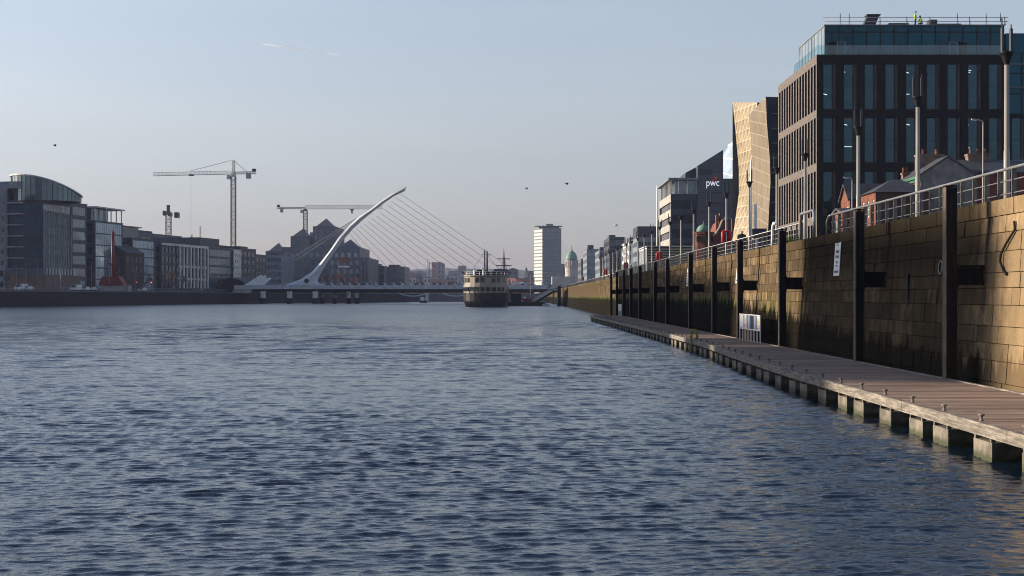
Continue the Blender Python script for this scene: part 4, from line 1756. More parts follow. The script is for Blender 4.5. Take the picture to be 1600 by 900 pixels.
# ---------------------------------------------------------------- low slatted pavilion
Y = 232.
X0, X1 = xat(1011, Y), xat(1082, Y)
zt = zat(385.5, Y)
T = thing('slatted_pavilion', 'low pavilion with horizontal dark slats and a pale glazed end on the quay', 'pavilion', (X0, Y, ZR))
m_ = MB()
m_.box(X0 + .02, X1, Y + .05, Y + 15, ZR, zt)
m_.build('body', M_darkgrey, T)
nsl = 13
m_ = MB()
for k in range(nsl):
    zz_ = ZR + .1 + (zt - ZR - .2) * k / nsl
    m_.box(X0 + .1, X1, Y - .06, Y + .046, zz_, zz_ + (zt - ZR) / nsl * .5)
m_.build('slat_screen', pm('pale_slat', (.27, .27, .20), .7), T)
fc = Face((X0, Y + 14.8, 0), (0, -1))
for k in range(4):
    put_window_w(T, fc, (.1 + 3.7 * k, 3.7 * k + 3.6, ZR + .1, zt - .15), G_pale, M_white, 1, 2, -.01, .15, 'glass_panel')
m_ = MB()
m_.box(X0 - .15, X1 + .1, Y - .15, Y + 15.1, zt + .003, zt + .15)
m_.build('roof', M_offwhite, T)

# ---------------------------------------------------------------- red brick corner pub with copper dome
Y = 250.
T = thing('domed_brick_tower', 'red brick corner tower with green copper dome before the grey office', 'building', (xat(1102, Y), Y, ZR))
cx = xat(1101, Y)
m_ = MB()
m_.lathe(cx, Y + 1.6, [(1.7, ZR), (1.7, zat(366, Y)), (1.95, zat(365.5, Y)), (1.95, zat(362, Y))], 8)
m_.build('wall', pm('old_dark_brick', (.085, .03, .022), .85, var=.35, scale=2), T)
m_ = MB()
zd = zat(362, Y)
m_.lathe(cx, Y + 1.6, [(1.25, zd + .01), (1.2, zd + .5), (.95, zd + .95), (.5, zd + 1.25), (.12, zd + 1.35), (.05, zd + 1.9)], 16)
m_.build('dome', M_copper, T, smooth=True)
for a in (-2.2, -1.57, -.9):
    m_ = MB()
    m_.bar((cx + 1.75 * math.cos(a), Y + 1.6 + 1.75 * math.sin(a), zat(378, Y)), (cx + 1.75 * math.cos(a), Y + 1.6 + 1.75 * math.sin(a), zat(369, Y)), .7, .12)
    m_.build('window', G_dark, T)
T = thing('dark_brick_house', 'dark red brick house with curved gable and twin chimneys beside the dome', 'house', (xat(1127, 256), 256, ZR))
m_ = MB()
slab(m_, [(1114, None), (1146, None), (1146, 343), (1137, 341), (1128, 345), (1124, 356), (1118, 366), (1114, 368)], 256, 12)
m_.build('wall', M_darkred, T)
m_ = MB()
m_.tube([at(114 + 1000, 367.5, 255.9), at(1118.5, 365, 255.9), at(1124.5, 355, 255.9), at(1128.5, 344.5, 255.9), at(1137, 340.5, 255.9)], .18, 6)
m_.build('gable_coping', M_stone_pale, T)
for a, c_, y0 in ((1119, 1122.5, 336), (1124.5, 1127.5, 332.5)):
    m_ = MB()
    p0, p1 = at(a, 366, 258), at(c_, y0, 258)
    m_.box(p0.x, p1.x, 258, 259.2, p0.z, p1.z)
    m_.build('chimney', M_darkred, T)

# ---------------------------------------------------------------- small brick houses in front of the office block


def house(label, X, Y0, Y1, W, ze, zr_, ridge, wall_s, wall_e, roofm, wins_s=0, wins_e=None, cornice=None, chim=(), name='brick_house', gable_wall=None, rows2=1):
    """ridge 'X': gable faces the river; 'Y': gable faces the camera"""
    t = thing(name, label, 'house', (X, Y0, ZR))
    m_ = MB()
    fs_ = Face((X, Y1, 0), (0, -1))
    D = Y1 - Y0
    ops = []
    for r in range(rows2):
        for k in range(wins_s):
            u = D * (k + .5) / wins_s
            zt_ = ze - .7 - r * 2.9
            ops.append((u - D / wins_s * .2, u + D / wins_s * .2, zt_ - 1.5, zt_))
    wall_open(m_, fs_, D, ze, ops, .15, 0, v0=ZR)
    eo = wins_e or []
    fe_ = Face((X, Y0, 0), (1, 0))
    wall_open(m_, fe_, W, ze, eo, .15, 1, v0=ZR)
    m_.quad((X + W, Y0, ZR), (X + W, Y1, ZR), (X + W, Y1, ze), (X + W, Y0, ze), m=1)
    if ridge == 'X':
        ym = (Y0 + Y1) / 2
        m_.quad((X, Y1, ze), (X, Y0, ze), (X, ym, zr_), m=0)
    elif ridge == 'Y':
        m_.quad((X, Y0, ze), (X + W, Y0, ze), (X + W / 2, Y0, zr_), m=1)
    m_.build('wall', [wall_s, wall_e], t)
    for o in ops:
        put_window_w(t, fs_, (o[0] + .01, o[1] - .01, o[2] + .01, o[3] - .01), G_grey, M_white, 1, 2, .13, .08)
    for o in eo:
        put_window_w(t, fe_, (o[0] + .01, o[1] - .01, o[2] + .01, o[3] - .01), G_dark, M_frame_dark, 1, 2, .13, .08)
    rf = MB()
    e = .25
    if ridge == 'X':
        ym = (Y0 + Y1) / 2
        sl = (zr_ - ze) / (D / 2)
        for ys, s in ((Y0 - e, 1), (Y1 + e, -1)):
            za = ze - e * sl
            p_ = [(X - e, ys, za), (X - e, ym, zr_ + .02), (X - e, ym, zr_ + .2), (X - e, ys, za + .18)]
            rf.prism(p_, (W + 2 * e, 0, 0))
    elif ridge == 'Y':
        xm = X + W / 2
        sl = (zr_ - ze) / (W / 2)
        for xs in (X - e, X + W + e):
            za = ze - e * sl
            rf.prism([(xs, Y0 - .12, za), (xm, Y0 - .12, zr_ + .02), (xm, Y0 - .12, zr_ + .2), (xs, Y0 - .12, za + .18)], (0, D + .3, 0))
    else:      # hipped
        xm, ym = X + W / 2, (Y0 + Y1) / 2
        q = min(W, D) * .42
        P_ = [(X - e, Y0 - e, ze), (X + W + e, Y0 - e, ze), (X + W + e, Y1 + e, ze), (X - e, Y1 + e, ze)]
        r0, r1 = (X + q, ym, zr_), (X + W - q, ym, zr_)
        rf.quad(P_[0], P_[1], r1, r0)
        rf.quad(P_[1], P_[2], r1)
        rf.quad(P_[2], P_[3], r0, r1)
        rf.quad(P_[3], P_[0], r0)
        rf.quad(*reversed(P_))
    rf.build('roof', roofm, t)
    if cornice:
        m_ = MB()
        m_.box(X - .3, X - .02, Y0 - .05, Y1 + .05, ze - .28, ze - .02)
        m_.box(X - .18, X - .005, Y0 - .05, Y1 + .05, ze - .55, ze - .35)
        m_.build('cornice', cornice, t)
    for (xa, xb, ya, yb, za, zb, np_) in chim:
        m_ = MB()
        m_.box(xa, xb, ya, yb, za, zb)
        m_.box(xa - .08, xb + .08, ya - .08, yb + .08, zb, zb + .18)
        c_ = m_.build('chimney', M_chimney, t)
        for k in range(np_):
            m_ = MB()
            xx = xa + (xb - xa) * (k + .5) / np_
            m_.lathe(xx, (ya + yb) / 2, [(.16, zb + .183), (.12, zb + .7)], 8)
            m_.build('chimney_pot', M_redbrick, c_)
    return t


house('narrow red brick house with a steep gable facing the river', 33, 143., 147., 6, zat(313, 145), zat(290, 145), 'X', M_redbrick, M_darkred, M_slate, 2, rows2=2)
house('low red brick extension beside the steep gabled house', 31.4, 139.2, 142.9, 1.5, zat(334, 141), zat(328, 141), 'X', M_redbrick, M_darkred, M_slate, 2)
house('red brick house with a dark hipped roof', 33, 132.6, 138.2, 5.2, zat(303, 135), zat(280, 135), 'H', M_redbrick, pm('shaded_brick', (.05, .035, .032), .9), M_slate, 3, rows2=2)  # east wall brick darkened to stand for its unlit side
house('tall house with grey rendered gable, green cornice and brick front', 37.6, 134, 141.3, 5.2, zat(274, 134), zat(246, 134), 'Y', M_redbrick, M_render_grey, M_slate, 2,
      cornice=pm('green_painted_timber', (.035, .10, .065), .5), rows2=2, chim=((38.6, 41.2, 138.5, 139.6, 14., zat(243, 138), 2), (37.7, 38.3, 140.6, 141.2, 13., zat(272, 140), 2)))
house('dark roofed house with a wide chimney at the right edge', 43.4, 138.5, 146.5, 7.5, zat(270, 138.5), zat(252, 142), 'X', M_redbrick, M_darkred, M_slate, 2,
      chim=((44.6, 46.8, 142, 143, 14.5, zat(243, 142), 3),))
# low garden wall along the road
m_ = MB()
m_.box(29.6, 52, 126, 126.4, ZR, 8.3)
m_.box(29.5, 52, 125.95, 126.45, 8.303, 8.45)
tag(m_.build('garden_wall', M_render_grey), 'long low grey wall in front of the brick houses', 'wall')

# ---------------------------------------------------------------- mid-distance buildings on the right bank
# (px of river/near corner, px of right end, top y, distance, river face length, wall, windows)
rb = [
    ('dark grey flat roofed office with rooftop aerials left of the grey tower', 997, 1034, 371, 442, 26, M_grey, (8, 5, .9, .5), (7, 5, .6, .5), G_dark, ((.0, .9, .1, .8, 3.6),)),
    ('pale block with white balconies beyond the slatted pavilion', 983, 999, 379, 478, 30, M_offwhite, (3, 5, .6, .55), (6, 5, .6, .55), G_grey, ((.2, .7, .2, .5, 2.),)),
    ('dark glass office block with a tall flat front', 952, 976, 371, 584, 40, M_darkgrey, (6, 6, .9, .6), (8, 6, .5, .5), G_dark, ((.0, .4, .0, .3, 1.),)),
    ('grey apartment block with pale pillars, farther along the right bank', 937, 954, 391, 660, 40, M_grey, (4, 5, .55, .6), (8, 5, .5, .55), G_dark, ((.1, .5, .1, .5, 1.6),)),
    ('slim grey apartment block with a projecting roof on the right bank', 917, 936, 390, 790, 50, M_grey, (4, 6, .6, .55), (8, 6, .5, .55), G_grey, ((.1, .55, .0, .3, 2.5),)),
    ('small dark apartment block before the copper dome', 908, 919, 405, 880, 50, M_midgrey, (3, 4, .6, .55), (7, 4, .5, .55), G_dark, None),
]
for (lb, pa, pb, yt, Y, L, wm, se, sr, gl_, pl) in rb:
    X0 = xat(pa, Y)
    zt = zat(yt, Y)
    block('riverside_building', lb, (X0, Y, ZR), 0, xat(pb, Y) - X0, L, ZR, zt, 'R', wm, (*se, gl_), (*sr, gl_), glass=gl_, frame=M_frame_pale, plant=pl, rec=.3)
# balconies of the pale block and aerials of the dark roof
T = [o for o in bpy.data.objects if o.get('label', '').startswith('pale block')][0]
for k in range(5):
    m_ = MB()
    zz_ = 2.4 + k * 3.0
    m_.box(-1.6, -.02, 4 + (k % 2) * 2, 12, zz_, zz_ + .9)
    m_.build('balcony', M_white, T, world=False)
T = [o for o in bpy.data.objects if o.get('label', '').startswith('dark grey flat')][0]
for k in range(6):
    m_ = MB()
    x_ = .5 + k * 1.2
    m_.tube([(x_, 6, 18), (x_ + .1, 6, zat(352 + (k * 3) % 7, 442) - ZR)], .1, 5)
    m_.build('aerial', M_frame_pale, T, world=False)

# ---------------------------------------------------------------- copper dome, tower block
Y = 1010.
T = thing('domed_customs_building', 'stone building with a green copper dome and statue spire at the end of the quay', 'building', (xat(893, Y), Y, ZR))
cx = xat(893.5, Y)
m_ = MB()
m_.lathe(cx, Y + 6, [(4.6, ZR), (4.6, zat(418, Y)), (5.0, zat(417.5, Y)), (5.0, zat(416.5, Y)), (4.3, zat(416, Y)), (4.3, zat(407.5, Y)), (4.6, zat(407, Y)), (4.6, zat(406, Y))], 20)
m_.build('drum', M_stone_pale, T)
m_ = MB()
zd = zat(406, Y)
hd = zat(391.5, Y) - zd
m_.lathe(cx, Y + 6, [(4.2 * math.cos(a), zd + .01 + hd * math.sin(a)) for a in np.linspace(0, 1.5, 9)], 24)
m_.build('dome', M_copper, T, smooth=True)
m_ = MB()
m_.lathe(cx, Y + 6, [(.7, zd + hd - .1), (.6, zd + hd + 1.1), (.8, zd + hd + 1.2), (.35, zd + hd + 1.8), (.22, zat(383, Y))], 10)
m_.build('lantern', M_stone_pale, T)
for k in range(12):
    a = 2 * math.pi * k / 12
    m_ = MB()
    m_.tube([(cx + 4.75 * math.cos(a), Y + 6 + 4.75 * math.sin(a), zat(416, Y)), (cx + 4.75 * math.cos(a), Y + 6 + 4.75 * math.sin(a), zat(408, Y))], .3, 6)
    m_.build('column', M_stone_pale, T, smooth=True)
m_ = MB()
m_.box(cx - 14, cx + 20, Y - 2, Y + 22, ZR, zat(432, Y))
m_.build('wall', M_stone_pale, T)

Y = 1140.
X0, X1 = xat(847.3, Y), xat(877, Y)
ztw = zat(356.5, Y)
T = thing('tower_block', 'tall slab tower with banded floors and a wavy roof canopy', 'tower block', (X0, Y, ZR))
fe_ = Face((X0, Y, 0), (1, 0))
Ld = 15.
rz_ = R(-0)
# the tower is turned a little so that its lit side shows
Xl = xat(834.5, Y + 14)
Us = Vector((X0 - Xl, Y - (Y + 14), 0))
fs_ = Face((Xl, Y + 14, 0), (Us.x, Us.y))
Ws = Us.length
m_ = MB()
nfl = 16
ops_e, ops_s = [], []
zb0 = zat(443, Y)
pv = (ztw - zb0) / nfl
for k in range(nfl):
    ops_e.append((.3, X1 - X0 - .3, zb0 + pv * k + .9, zb0 + pv * (k + 1) - .15))
    ops_s.append((.3, Ws - .3, zb0 + pv * k + 1.6, zb0 + pv * (k + 1) - .1))
wall_open(m_, fe_, X1 - X0, ztw, ops_e, .3, 1, v0=ZR)
wall_open(m_, fs_, Ws, ztw, ops_s, .3, 0, v0=ZR)
Xr = xat(877, Y) - (X0 - Xl)
m_.quad((X1, Y, ZR), (Xr, Y + 14, ZR), (Xr, Y + 14, ztw), (X1, Y, ztw), m=0)
m_.quad((Xl, Y + 14, ZR), (Xl, Y + 14, ztw), (Xr, Y + 14, ztw), (Xr, Y + 14, ZR), m=0)
m_.quad((X0, Y, ztw), (X1, Y, ztw), (Xr, Y + 14, ztw), (Xl, Y + 14, ztw), m=0)
m_.build('wall', [pm('tower_mosaic', (.46, .44, .40), .6), pm('tower_panel', (.13, .15, .165), .5)], T)
for o in ops_e:
    put_window_w(T, fe_, o, G_green, M_grey, 10, 1, .28, .12, 'window_band')
for o in ops_s:
    put_window_w(T, fs_, o, G_grey, M_frame_pale, 5, 1, .28, .12, 'window_band')
m_ = MB()
n = 10
for k in range(n):
    xa, xb = xat(836, Y) + (xat(879, Y) - xat(836, Y)) * k / n, xat(836, Y) + (xat(879, Y) - xat(836, Y)) * (k + 1) / n
    za = ztw + 1.3 + (.35 if k % 2 else 0)
    zb_ = ztw + 1.3 + (0 if k % 2 else .35)
    m_.prism([(xa, Y - 1.2, za), (xb, Y - 1.2, zb_), (xb, Y - 1.2, zb_ + .4), (xa, Y - 1.2, za + .4)], (0, 15, 0))
m_.build('canopy', M_grey, T)
m_ = MB()
m_.box(xat(853.5, Y), xat(864.5, Y), Y + 2, Y + 9, ztw + .02, zat(349.5, Y))
m_.build('lift_house', M_grey, T)
m_ = MB()
m_.box(xat(842, Y), xat(874, Y), Y + 1.5, Y + 11, ztw + .01, ztw + 1.29)
m_.build('roof_storey', M_darkgrey, T)

# ---------------------------------------------------------------- left bank
LR = -math.atan(.18)
ED = Vector((math.sin(-LR), math.cos(LR), 0))
NR = Vector((math.cos(LR), math.sin(LR), 0))
SET = 14.5


def left_Y(px, back=0.):
    """distance at which the left building line is seen at photo column px"""
    x0 = -149 - .18 * 406 - (SET + back) / math.cos(LR)
    return x0 / ((px - VX) / F - .18)


def left_P(px, back=0.):
    Y = left_Y(px, back)
    return Vector((xat(px, Y), Y, ZL))


# left quay wall
T = thing('far_bank_wall', 'long dark stone quay wall along the left bank', 'quay wall', (bank_x(500), 500, 0))
m_ = MB()
P0, P1 = Vector((bank_x(-140), -140, 0)), Vector((bank_x(880), 880, 0))
m_.prism([(P0.x, P0.y, -.6), (P0.x - .4, P0.y, ZL - .3), (P0.x - 2, P0.y, ZL - .3), (P0.x - 2, P0.y, -.6)], P1 - P0)
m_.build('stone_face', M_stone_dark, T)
m_ = MB()
m_.prism([(P0.x - .3, P0.y, ZL - .295), (P0.x - .3, P0.y, ZL + .06), (P0.x - 1.4, P0.y, ZL + .06), (P0.x - 1.4, P0.y, ZL - .295)], P1 - P0)
m_.build('coping', M_midgrey, T)
m_ = MB()
m_.box(-140, 13.3, 880, 881.2, -.6, ZL + .1)
tag(m_.build('river_bend_wall', pm('far_stone', (.14, .14, .135), .9, streak=.4)), 'dark quay wall closing the river beyond the bridge', 'quay wall')


def lblock(lb, pa, pb, yt, wm, east, river, glass=G_dark, w=22., back=0., name='riverside_building', frame=M_frame_dark, **kw):
    P = left_P(pa, back)
    L = (left_P(pb, back) - P).length
    return block(name, lb, P, LR, w, L, ZL, zat(yt, P.y), 'L', wm, east, river, glass=glass, frame=frame, **kw), P, L


# L1: big glazed office with a portal frame and an elliptical glass penthouse
T, P, L = lblock('large glazed office with a grey portal frame and leaning glass penthouse', 66, 112, 314, M_darkgrey, (1, 8, .98, .78, G_blue, 7, 2), (1, 8, .98, .86, G_green, 22, 1), w=12.2, rec=.15)
H1 = zat(314, P.y) - ZL
T['category'] = 'office building'
m_ = MB()
w0 = -14.6
Hp = zat(283, P.y) - ZL
m_.box(w0, w0 + 2.6, -.8, 6, 6.2, Hp)
m_.box(w0 + 2.6, w0 + 7.8, -.8, 6, Hp - 2.2, Hp)
m_.box(w0 - 12, w0, -.6, 6, Hp - 1.4, Hp)
m_.build('portal_frame', M_grey, T, world=False)
for k in range(7):
    m_ = MB()
    zz_ = 7. + k * 3.55
    m_.box(w0 + 2.6, w0 + 8.3, -1.1, -.02, zz_, zz_ + .3)
    m_.build('balcony_slab', M_frame_pale, T, world=False)
m_ = MB()
m_.box(w0 + 2.65, -12.25, 0, 10, 5, Hp - 2.25)
m_.build('stair_tower', G_dark, T, world=False)
# pale fins on the river curtain wall
for k in range(12):
    m_ = MB()
    y_ = .8 + k * (L - 1.6) / 11
    m_.box(.02, .35, y_ - .06, y_ + .06, 5.5, H1 - 3.2)
    m_.build('fin', M_frame_pale, T, world=False)
m_ = MB()
m_.box(.02, .5, .2, L * .55, H1 - 3.0, H1 - 1.3)
m_.build('fascia', M_frame_pale, T, world=False)
m_ = MB()
m_.box(-12, 3.2, -4, L - .5, 0, 5.2)
m_.build('podium', pm('podium_brick', (.13, .095, .085), .85, var=.25), T, world=False)
m_ = MB()
m_.box(-12, 2.2, -3, L - 1, 5.2, 7.2)
m_.build('colonnade', G_grey, T, world=False)
for k in range(10):
    m_ = MB()
    y_ = -2 + k * (L + .5) / 10
    m_.box(2.3, 2.7, y_, y_ + .35, 5.203, 7.3)
    m_.build('column', M_offwhite, T, world=False)
# elliptical drum with a sloping lid
nS = 40
cE = Vector((-3.5, 9.0, 0))
ringb, ringt, lid = [], [], []
for k in range(nS):
    a = 2 * math.pi * k / nS
    x_, y_ = cE.x + 11.2 * math.cos(a), cE.y + 10.0 * math.sin(a)
    s_ = (((x_ - cE.x) * .871 + (y_ - cE.y) * .491) / 10.9 + 1) / 2
    zt = zat(269, P.y) - ZL - .8 - 6.6 * max(0, s_) ** 2.0
    ringb.append((x_, y_, H1 + .25))
    ringt.append((x_, y_, zt))
    lid.append((cE.x + 11.7 * math.cos(a), cE.y + 10.5 * math.sin(a), zt + .02))
for j in range(8):
    m_ = MB()
    for k in range(j * 5, j * 5 + 5):
        q = (k + 1) % nS
        m_.quad(ringb[k], ringb[q], ringt[q], ringt[k])
        p0, p1 = Vector(ringb[k]), Vector(ringt[k])
        m_.bar(p0, p1, .16, .16, 1)
        for f_ in (.35, .7):
            m_.bar(p0.lerp(p1, f_), Vector(ringb[q]).lerp(Vector(ringt[q]), f_), .1, .1, 1)
    m_.build('drum_glazing', [G_green, M_frame_dark], T, world=False)
m_ = MB()
m_.prism(lid, (0, 0, .45))
m_.build('drum_roof', M_frame_pale, T, world=False)
# neighbour at the left frame edge
T2, P2, L2 = lblock('pale banded office at the left edge of the view', -70, 8, 322, M_grey, (5, 7, .9, .5), (9, 7, .92, .5, G_dark, 4, 1), w=20, back=6, rec=.2)
m_ = MB()
m_.box(-18, -1.5, 2, L2 - 2, zat(322, P2.y) - ZL + .24, zat(285, P2.y) - ZL)
m_.build('upper_storeys', G_dark, T2, world=False)
# L2 link block
T, P, L = lblock('dark glass link block with grey bands next to the glazed office', 112.5, 136, 317, M_navy, None, (1, 7, .97, .7, G_grey, 7, 1), w=16, back=1.5, rec=.2)
# L3
T, P, L = lblock('office with a bright glass river front and a columned top floor', 148, 192, 345, M_darkgrey, (1, 6, .95, .6), (1, 6, .985, .93, G_pale, 12, 1), w=16, rec=.12, parapet=.25)
T['category'] = 'office building'
H3 = zat(345, P.y) - ZL
m_ = MB()
m_.box(-14, -1.6, .8, L * .62, H3 + .24, H3 + 4.4)
m_.build('top_floor', G_grey, T, world=False)
m_ = MB()
m_.box(-15, .7, 0, L + .3, H3 + 4.6, H3 + 5.1)
m_.build('top_roof', M_frame_pale, T, world=False)
for k in range(6):
    m_ = MB()
    y_ = .6 + k * (L - 1.2) / 5
    m_.box(-.4, -.1, y_ - .15, y_ + .15, H3 + .24, H3 + 4.6)
    m_.build('column', M_offwhite, T, world=False)
# L4 and the old warehouse in front of it
T, P, L = lblock('stepped dark office block with a glass corner behind a brick warehouse', 206, 243, 372, M_darkgrey, (1, 6, .92, .55), (1, 6, .95, .9, G_pale, 8, 1), w=18, back=0)
Hh = zat(372, P.y) - ZL
m_ = MB()
m_.box(-16, -5, 1, L * .8, Hh + .24, Hh + 4.4)
m_.build('upper_storey', G_dark, T, world=False)
m_ = MB()
m_.box(-16.5, -4, .5, L * .85, Hh + 4.42, Hh + 4.8)
m_.build('upper_roof', M_grey, T, world=False)
P = left_P(196, -4)
T = thing('brick_warehouse', 'old dark brick warehouse with a pitched slate roof behind the red column', 'warehouse', P, LR)
m_ = MB()
Hw = zat(395, P.y) - ZL
fr_ = Face((0, 0, 0), (0, 1))
fe_ = Face((-11, 0, 0), (1, 0))
ops = grid_ops(15, 0, Hw, 4, 4, .4, .5, .6, .5)
opse = grid_ops(11, 0, Hw, 3, 4, .4, .5, .6, .5)
wall_open(m_, fr_, 15, Hw, ops, .2)
wall_open(m_, fe_, 11, Hw, opse, .2)
m_.quad((-11, 0, Hw), (0, 0, Hw), (-5.5, 0, Hw + 3.2))
m_.quad((-11, 15, 0), (-11, 15, Hw), (-5.5, 15, Hw + 3.2), (0, 15, Hw), (0, 15, 0))
m_.build('wall', pm('sooty_brick', (.07, .05, .045), .9, var=.3), T, world=False)
for o in ops:
    put_window(T, fr_, o, G_dark, M_frame_pale, 2, 2, .18)
for o in opse:
    put_window(T, fe_, o, G_dark, M_frame_pale, 2, 2, .18)
m_ = MB()
m_.prism([(-11.3, -.2, Hw - .1), (-5.5, -.2, Hw + 3.25), (-5.5, -.2, Hw + 3.5), (-11.3, -.2, Hw + .15)], (0, 15.4, 0))
m_.prism([(.3, -.2, Hw - .1), (-5.5, -.2, Hw + 3.25), (-5.5, -.2, Hw + 3.5), (.3, -.2, Hw + .15)], (0, 15.4, 0))
m_.build('roof', M_slate, T, world=False)
# L5 behind
lblock('plain grey office roof line behind the pillared building', 222, 284, 364, M_midgrey, (5, 7, .9, .5), (8, 7, .9, .5), w=24, back=34, plant=((.1, .8, .1, .5, 1.6),))
# L6: pillared office
T, P, L = lblock('office with tall white pillars along its river front', 252, 323, 380.5, M_darkgrey, (5, 5, .85, .6), (13, 5, .7, .7, G_dark, 1, 1), w=20)
H6 = zat(380.5, P.y) - ZL
for k in range(9):
    m_ = MB()
    y_ = L * .36 + k * (L * .63) / 8
    m_.box(.35, .95, y_ - .42, y_ + .42, 1.5, H6 - .6)
    m_.build('pillar', M_offwhite, T, world=False)
for zz_, h in ((H6 - .58, .9), (H6 * .52, .9), (H6 * .26, .8)):
    m_ = MB()
    m_.box(.02, .9 if zz_ > H6 - 1 else .33, L * .34 if zz_ < H6 - 1 else 0, L, zz_, zz_ + h)
    m_.build('beam', M_offwhite, T, world=False)
# L7
T, P, L = lblock('glass office with a dark plant storey and a pale end bay', 326, 374, 386, M_darkgrey, (1, 5, .96, .75, G_green, 8, 1), (1, 5, .97, .8, G_green, 12, 1), w=26)
H7 = zat(386, P.y) - ZL
m_ = MB()
m_.box(-25, -3, -2, L * .55, H7 + .24, H7 + 4)
m_.build('plant_storey', M_darkgrey, T, world=False)
m_ = MB()
m_.box(.25, .8, L * .76, L, .5, H7 - .2)
e_ = m_.build('end_bay', M_offwhite, T, world=False)
fcb = Face((.8, L * .76, 0), (0, 1))
for r in range(6):
    for k in range(3):
        u = .6 + k * L * .24 / 3.2
        put_window(T, fcb, (u, u + L * .24 / 5, 2 + r * H7 / 7, 2 + r * H7 / 7 + 1.5), G_warm, M_white, 1, 1, -.02, .1)
# L8
T, P, L = lblock('dark stepped office block next to the bridge', 374, 400, 388, M_darkgrey, (4, 5, .85, .6), (4, 5, .85, .6), w=24, plant=((.2, .6, .1, .5, 1.5), (.6, .9, .3, .8, 1.2)))
T, P, L = lblock('lower dark office block just left of the bridge anchor', 400, 416, 398, M_navy, (4, 5, .85, .6), (3, 5, .85, .6), w=24)
# black pavilion with a sloping roof near the bridge anchor
P = left_P(366, -7)
T = thing('riverside_pavilion', 'small dark pavilion with a humped roof next to the bridge anchor', 'pavilion', P, LR)
m_ = MB()
m_.prism([(-8, 0, 0), (6, 0, 0), (6, 0, 2.5), (2, 0, 5.2), (-2, 0, 6), (-8, 0, 4)], (0, 16, 0))
m_.build('wall', M_black, T, world=False)
m_ = MB()
m_.prism([(6.4, -.5, 2.55), (2, -.5, 5.3), (-2, -.5, 6.1), (-8.4, -.5, 4.1), (-8.4, -.5, 4.4), (-2, -.5, 6.4), (2, -.5, 5.6), (6.4, -.5, 2.85)], (0, 17, 0))
m_.build('roof', M_slate, T, world=False)

# unseen left bank buildings outside the frame, placed and sized to shade the right wall
for i, (Ya, Yb_, zt, lb, back) in enumerate(((90, 116.5, 62.0, 'unseen tall pale tower on the left bank, sized to shade the right wall', 10), (118, 129, 57.2, 'unseen narrow lower block on the left bank, added to shade the pontoon', 10), (137, 238, 58.8, 'unseen long tall slab on the left bank, sized to shade the farther wall', 10))):
    Pq = Vector((bank_x(Ya) - back - 12, Ya, ZL))
    block('riverside_building', lb, Pq, LR, 22, (Yb_ - Ya) / math.cos(LR), ZL, zt, 'L', M_grey, (6, 12, .6, .5), (6, 12, .8, .5), glass=G_dark, frame=M_frame_pale, rec=.2)  # added unseen blocks that only cast shade, under the shared building name

# ---------------------------------------------------------------- diving bell monument
P = left_P(172, -8)
s_ = P.y / F
T = thing('diving_bell', 'red riveted iron bell with a tall red column on the left quay', 'monument', P, 0)
m_ = MB()


def q_(px, py):
    return ((px - 172) * s_, zat(py, P.y) - ZL)


a = [q_(153.5, 446), q_(192.5, 446), q_(189.5, 440), q_(185, 432), q_(159, 432), q_(155.5, 440)]
m_.prism([(x, 0, z_) for x, z_ in a], (0, 5, 0))
m_.build('chamber', M_bell_red, T, world=False)
m_ = MB()
for px in (158, 165, 178, 185):
    x_ = (px - 172) * s_
    m_.box(x_ - .08, x_ + .08, -.06, -.002, q_(0, 445)[1], q_(0, 434)[1])
m_.build('rib', M_bell_red, T, world=False)
m_ = MB()
m_.tube([(.3, 2.5, q_(0, 432)[1]), (.3, 2.5, q_(0, 362)[1])], [.65, .5], 14)
m_.tube([(.3, 2.5, q_(0, 362)[1]), (.3, 2.5, q_(0, 355)[1])], [.25, .1], 8)
m_.build('column', M_bell_red, T, smooth=True, world=False)
m_ = MB()
m_.tube([(-1.7, 2.5, q_(0, 411)[1]), (2.3, 2.5, q_(0, 411)[1])], .2, 8)
m_.prism([(-1.4, 2.3, q_(0, 411)[1] - .2), (2.0, 2.3, q_(0, 411)[1] - .2), (.8, 2.3, q_(0, 417)[1]), (-.2, 2.3, q_(0, 417)[1])], (0, .4, 0))
m_.build('cross_arm', M_bell_red, T, world=False)
m_ = MB()
m_.box(*[(p_ - 172) * s_ for p_ in (158, 200)], .3, 4.6, 0, q_(0, 446.1)[1])
m_.build('plinth', M_concrete, T, world=False)

# ---------------------------------------------------------------- quay life on the left bank
car_cols = [(.55, .56, .58), (.05, .05, .055), (.5, .5, .5), (.16, .02, .02), (.03, .05, .1), (.62, .62, .6)]


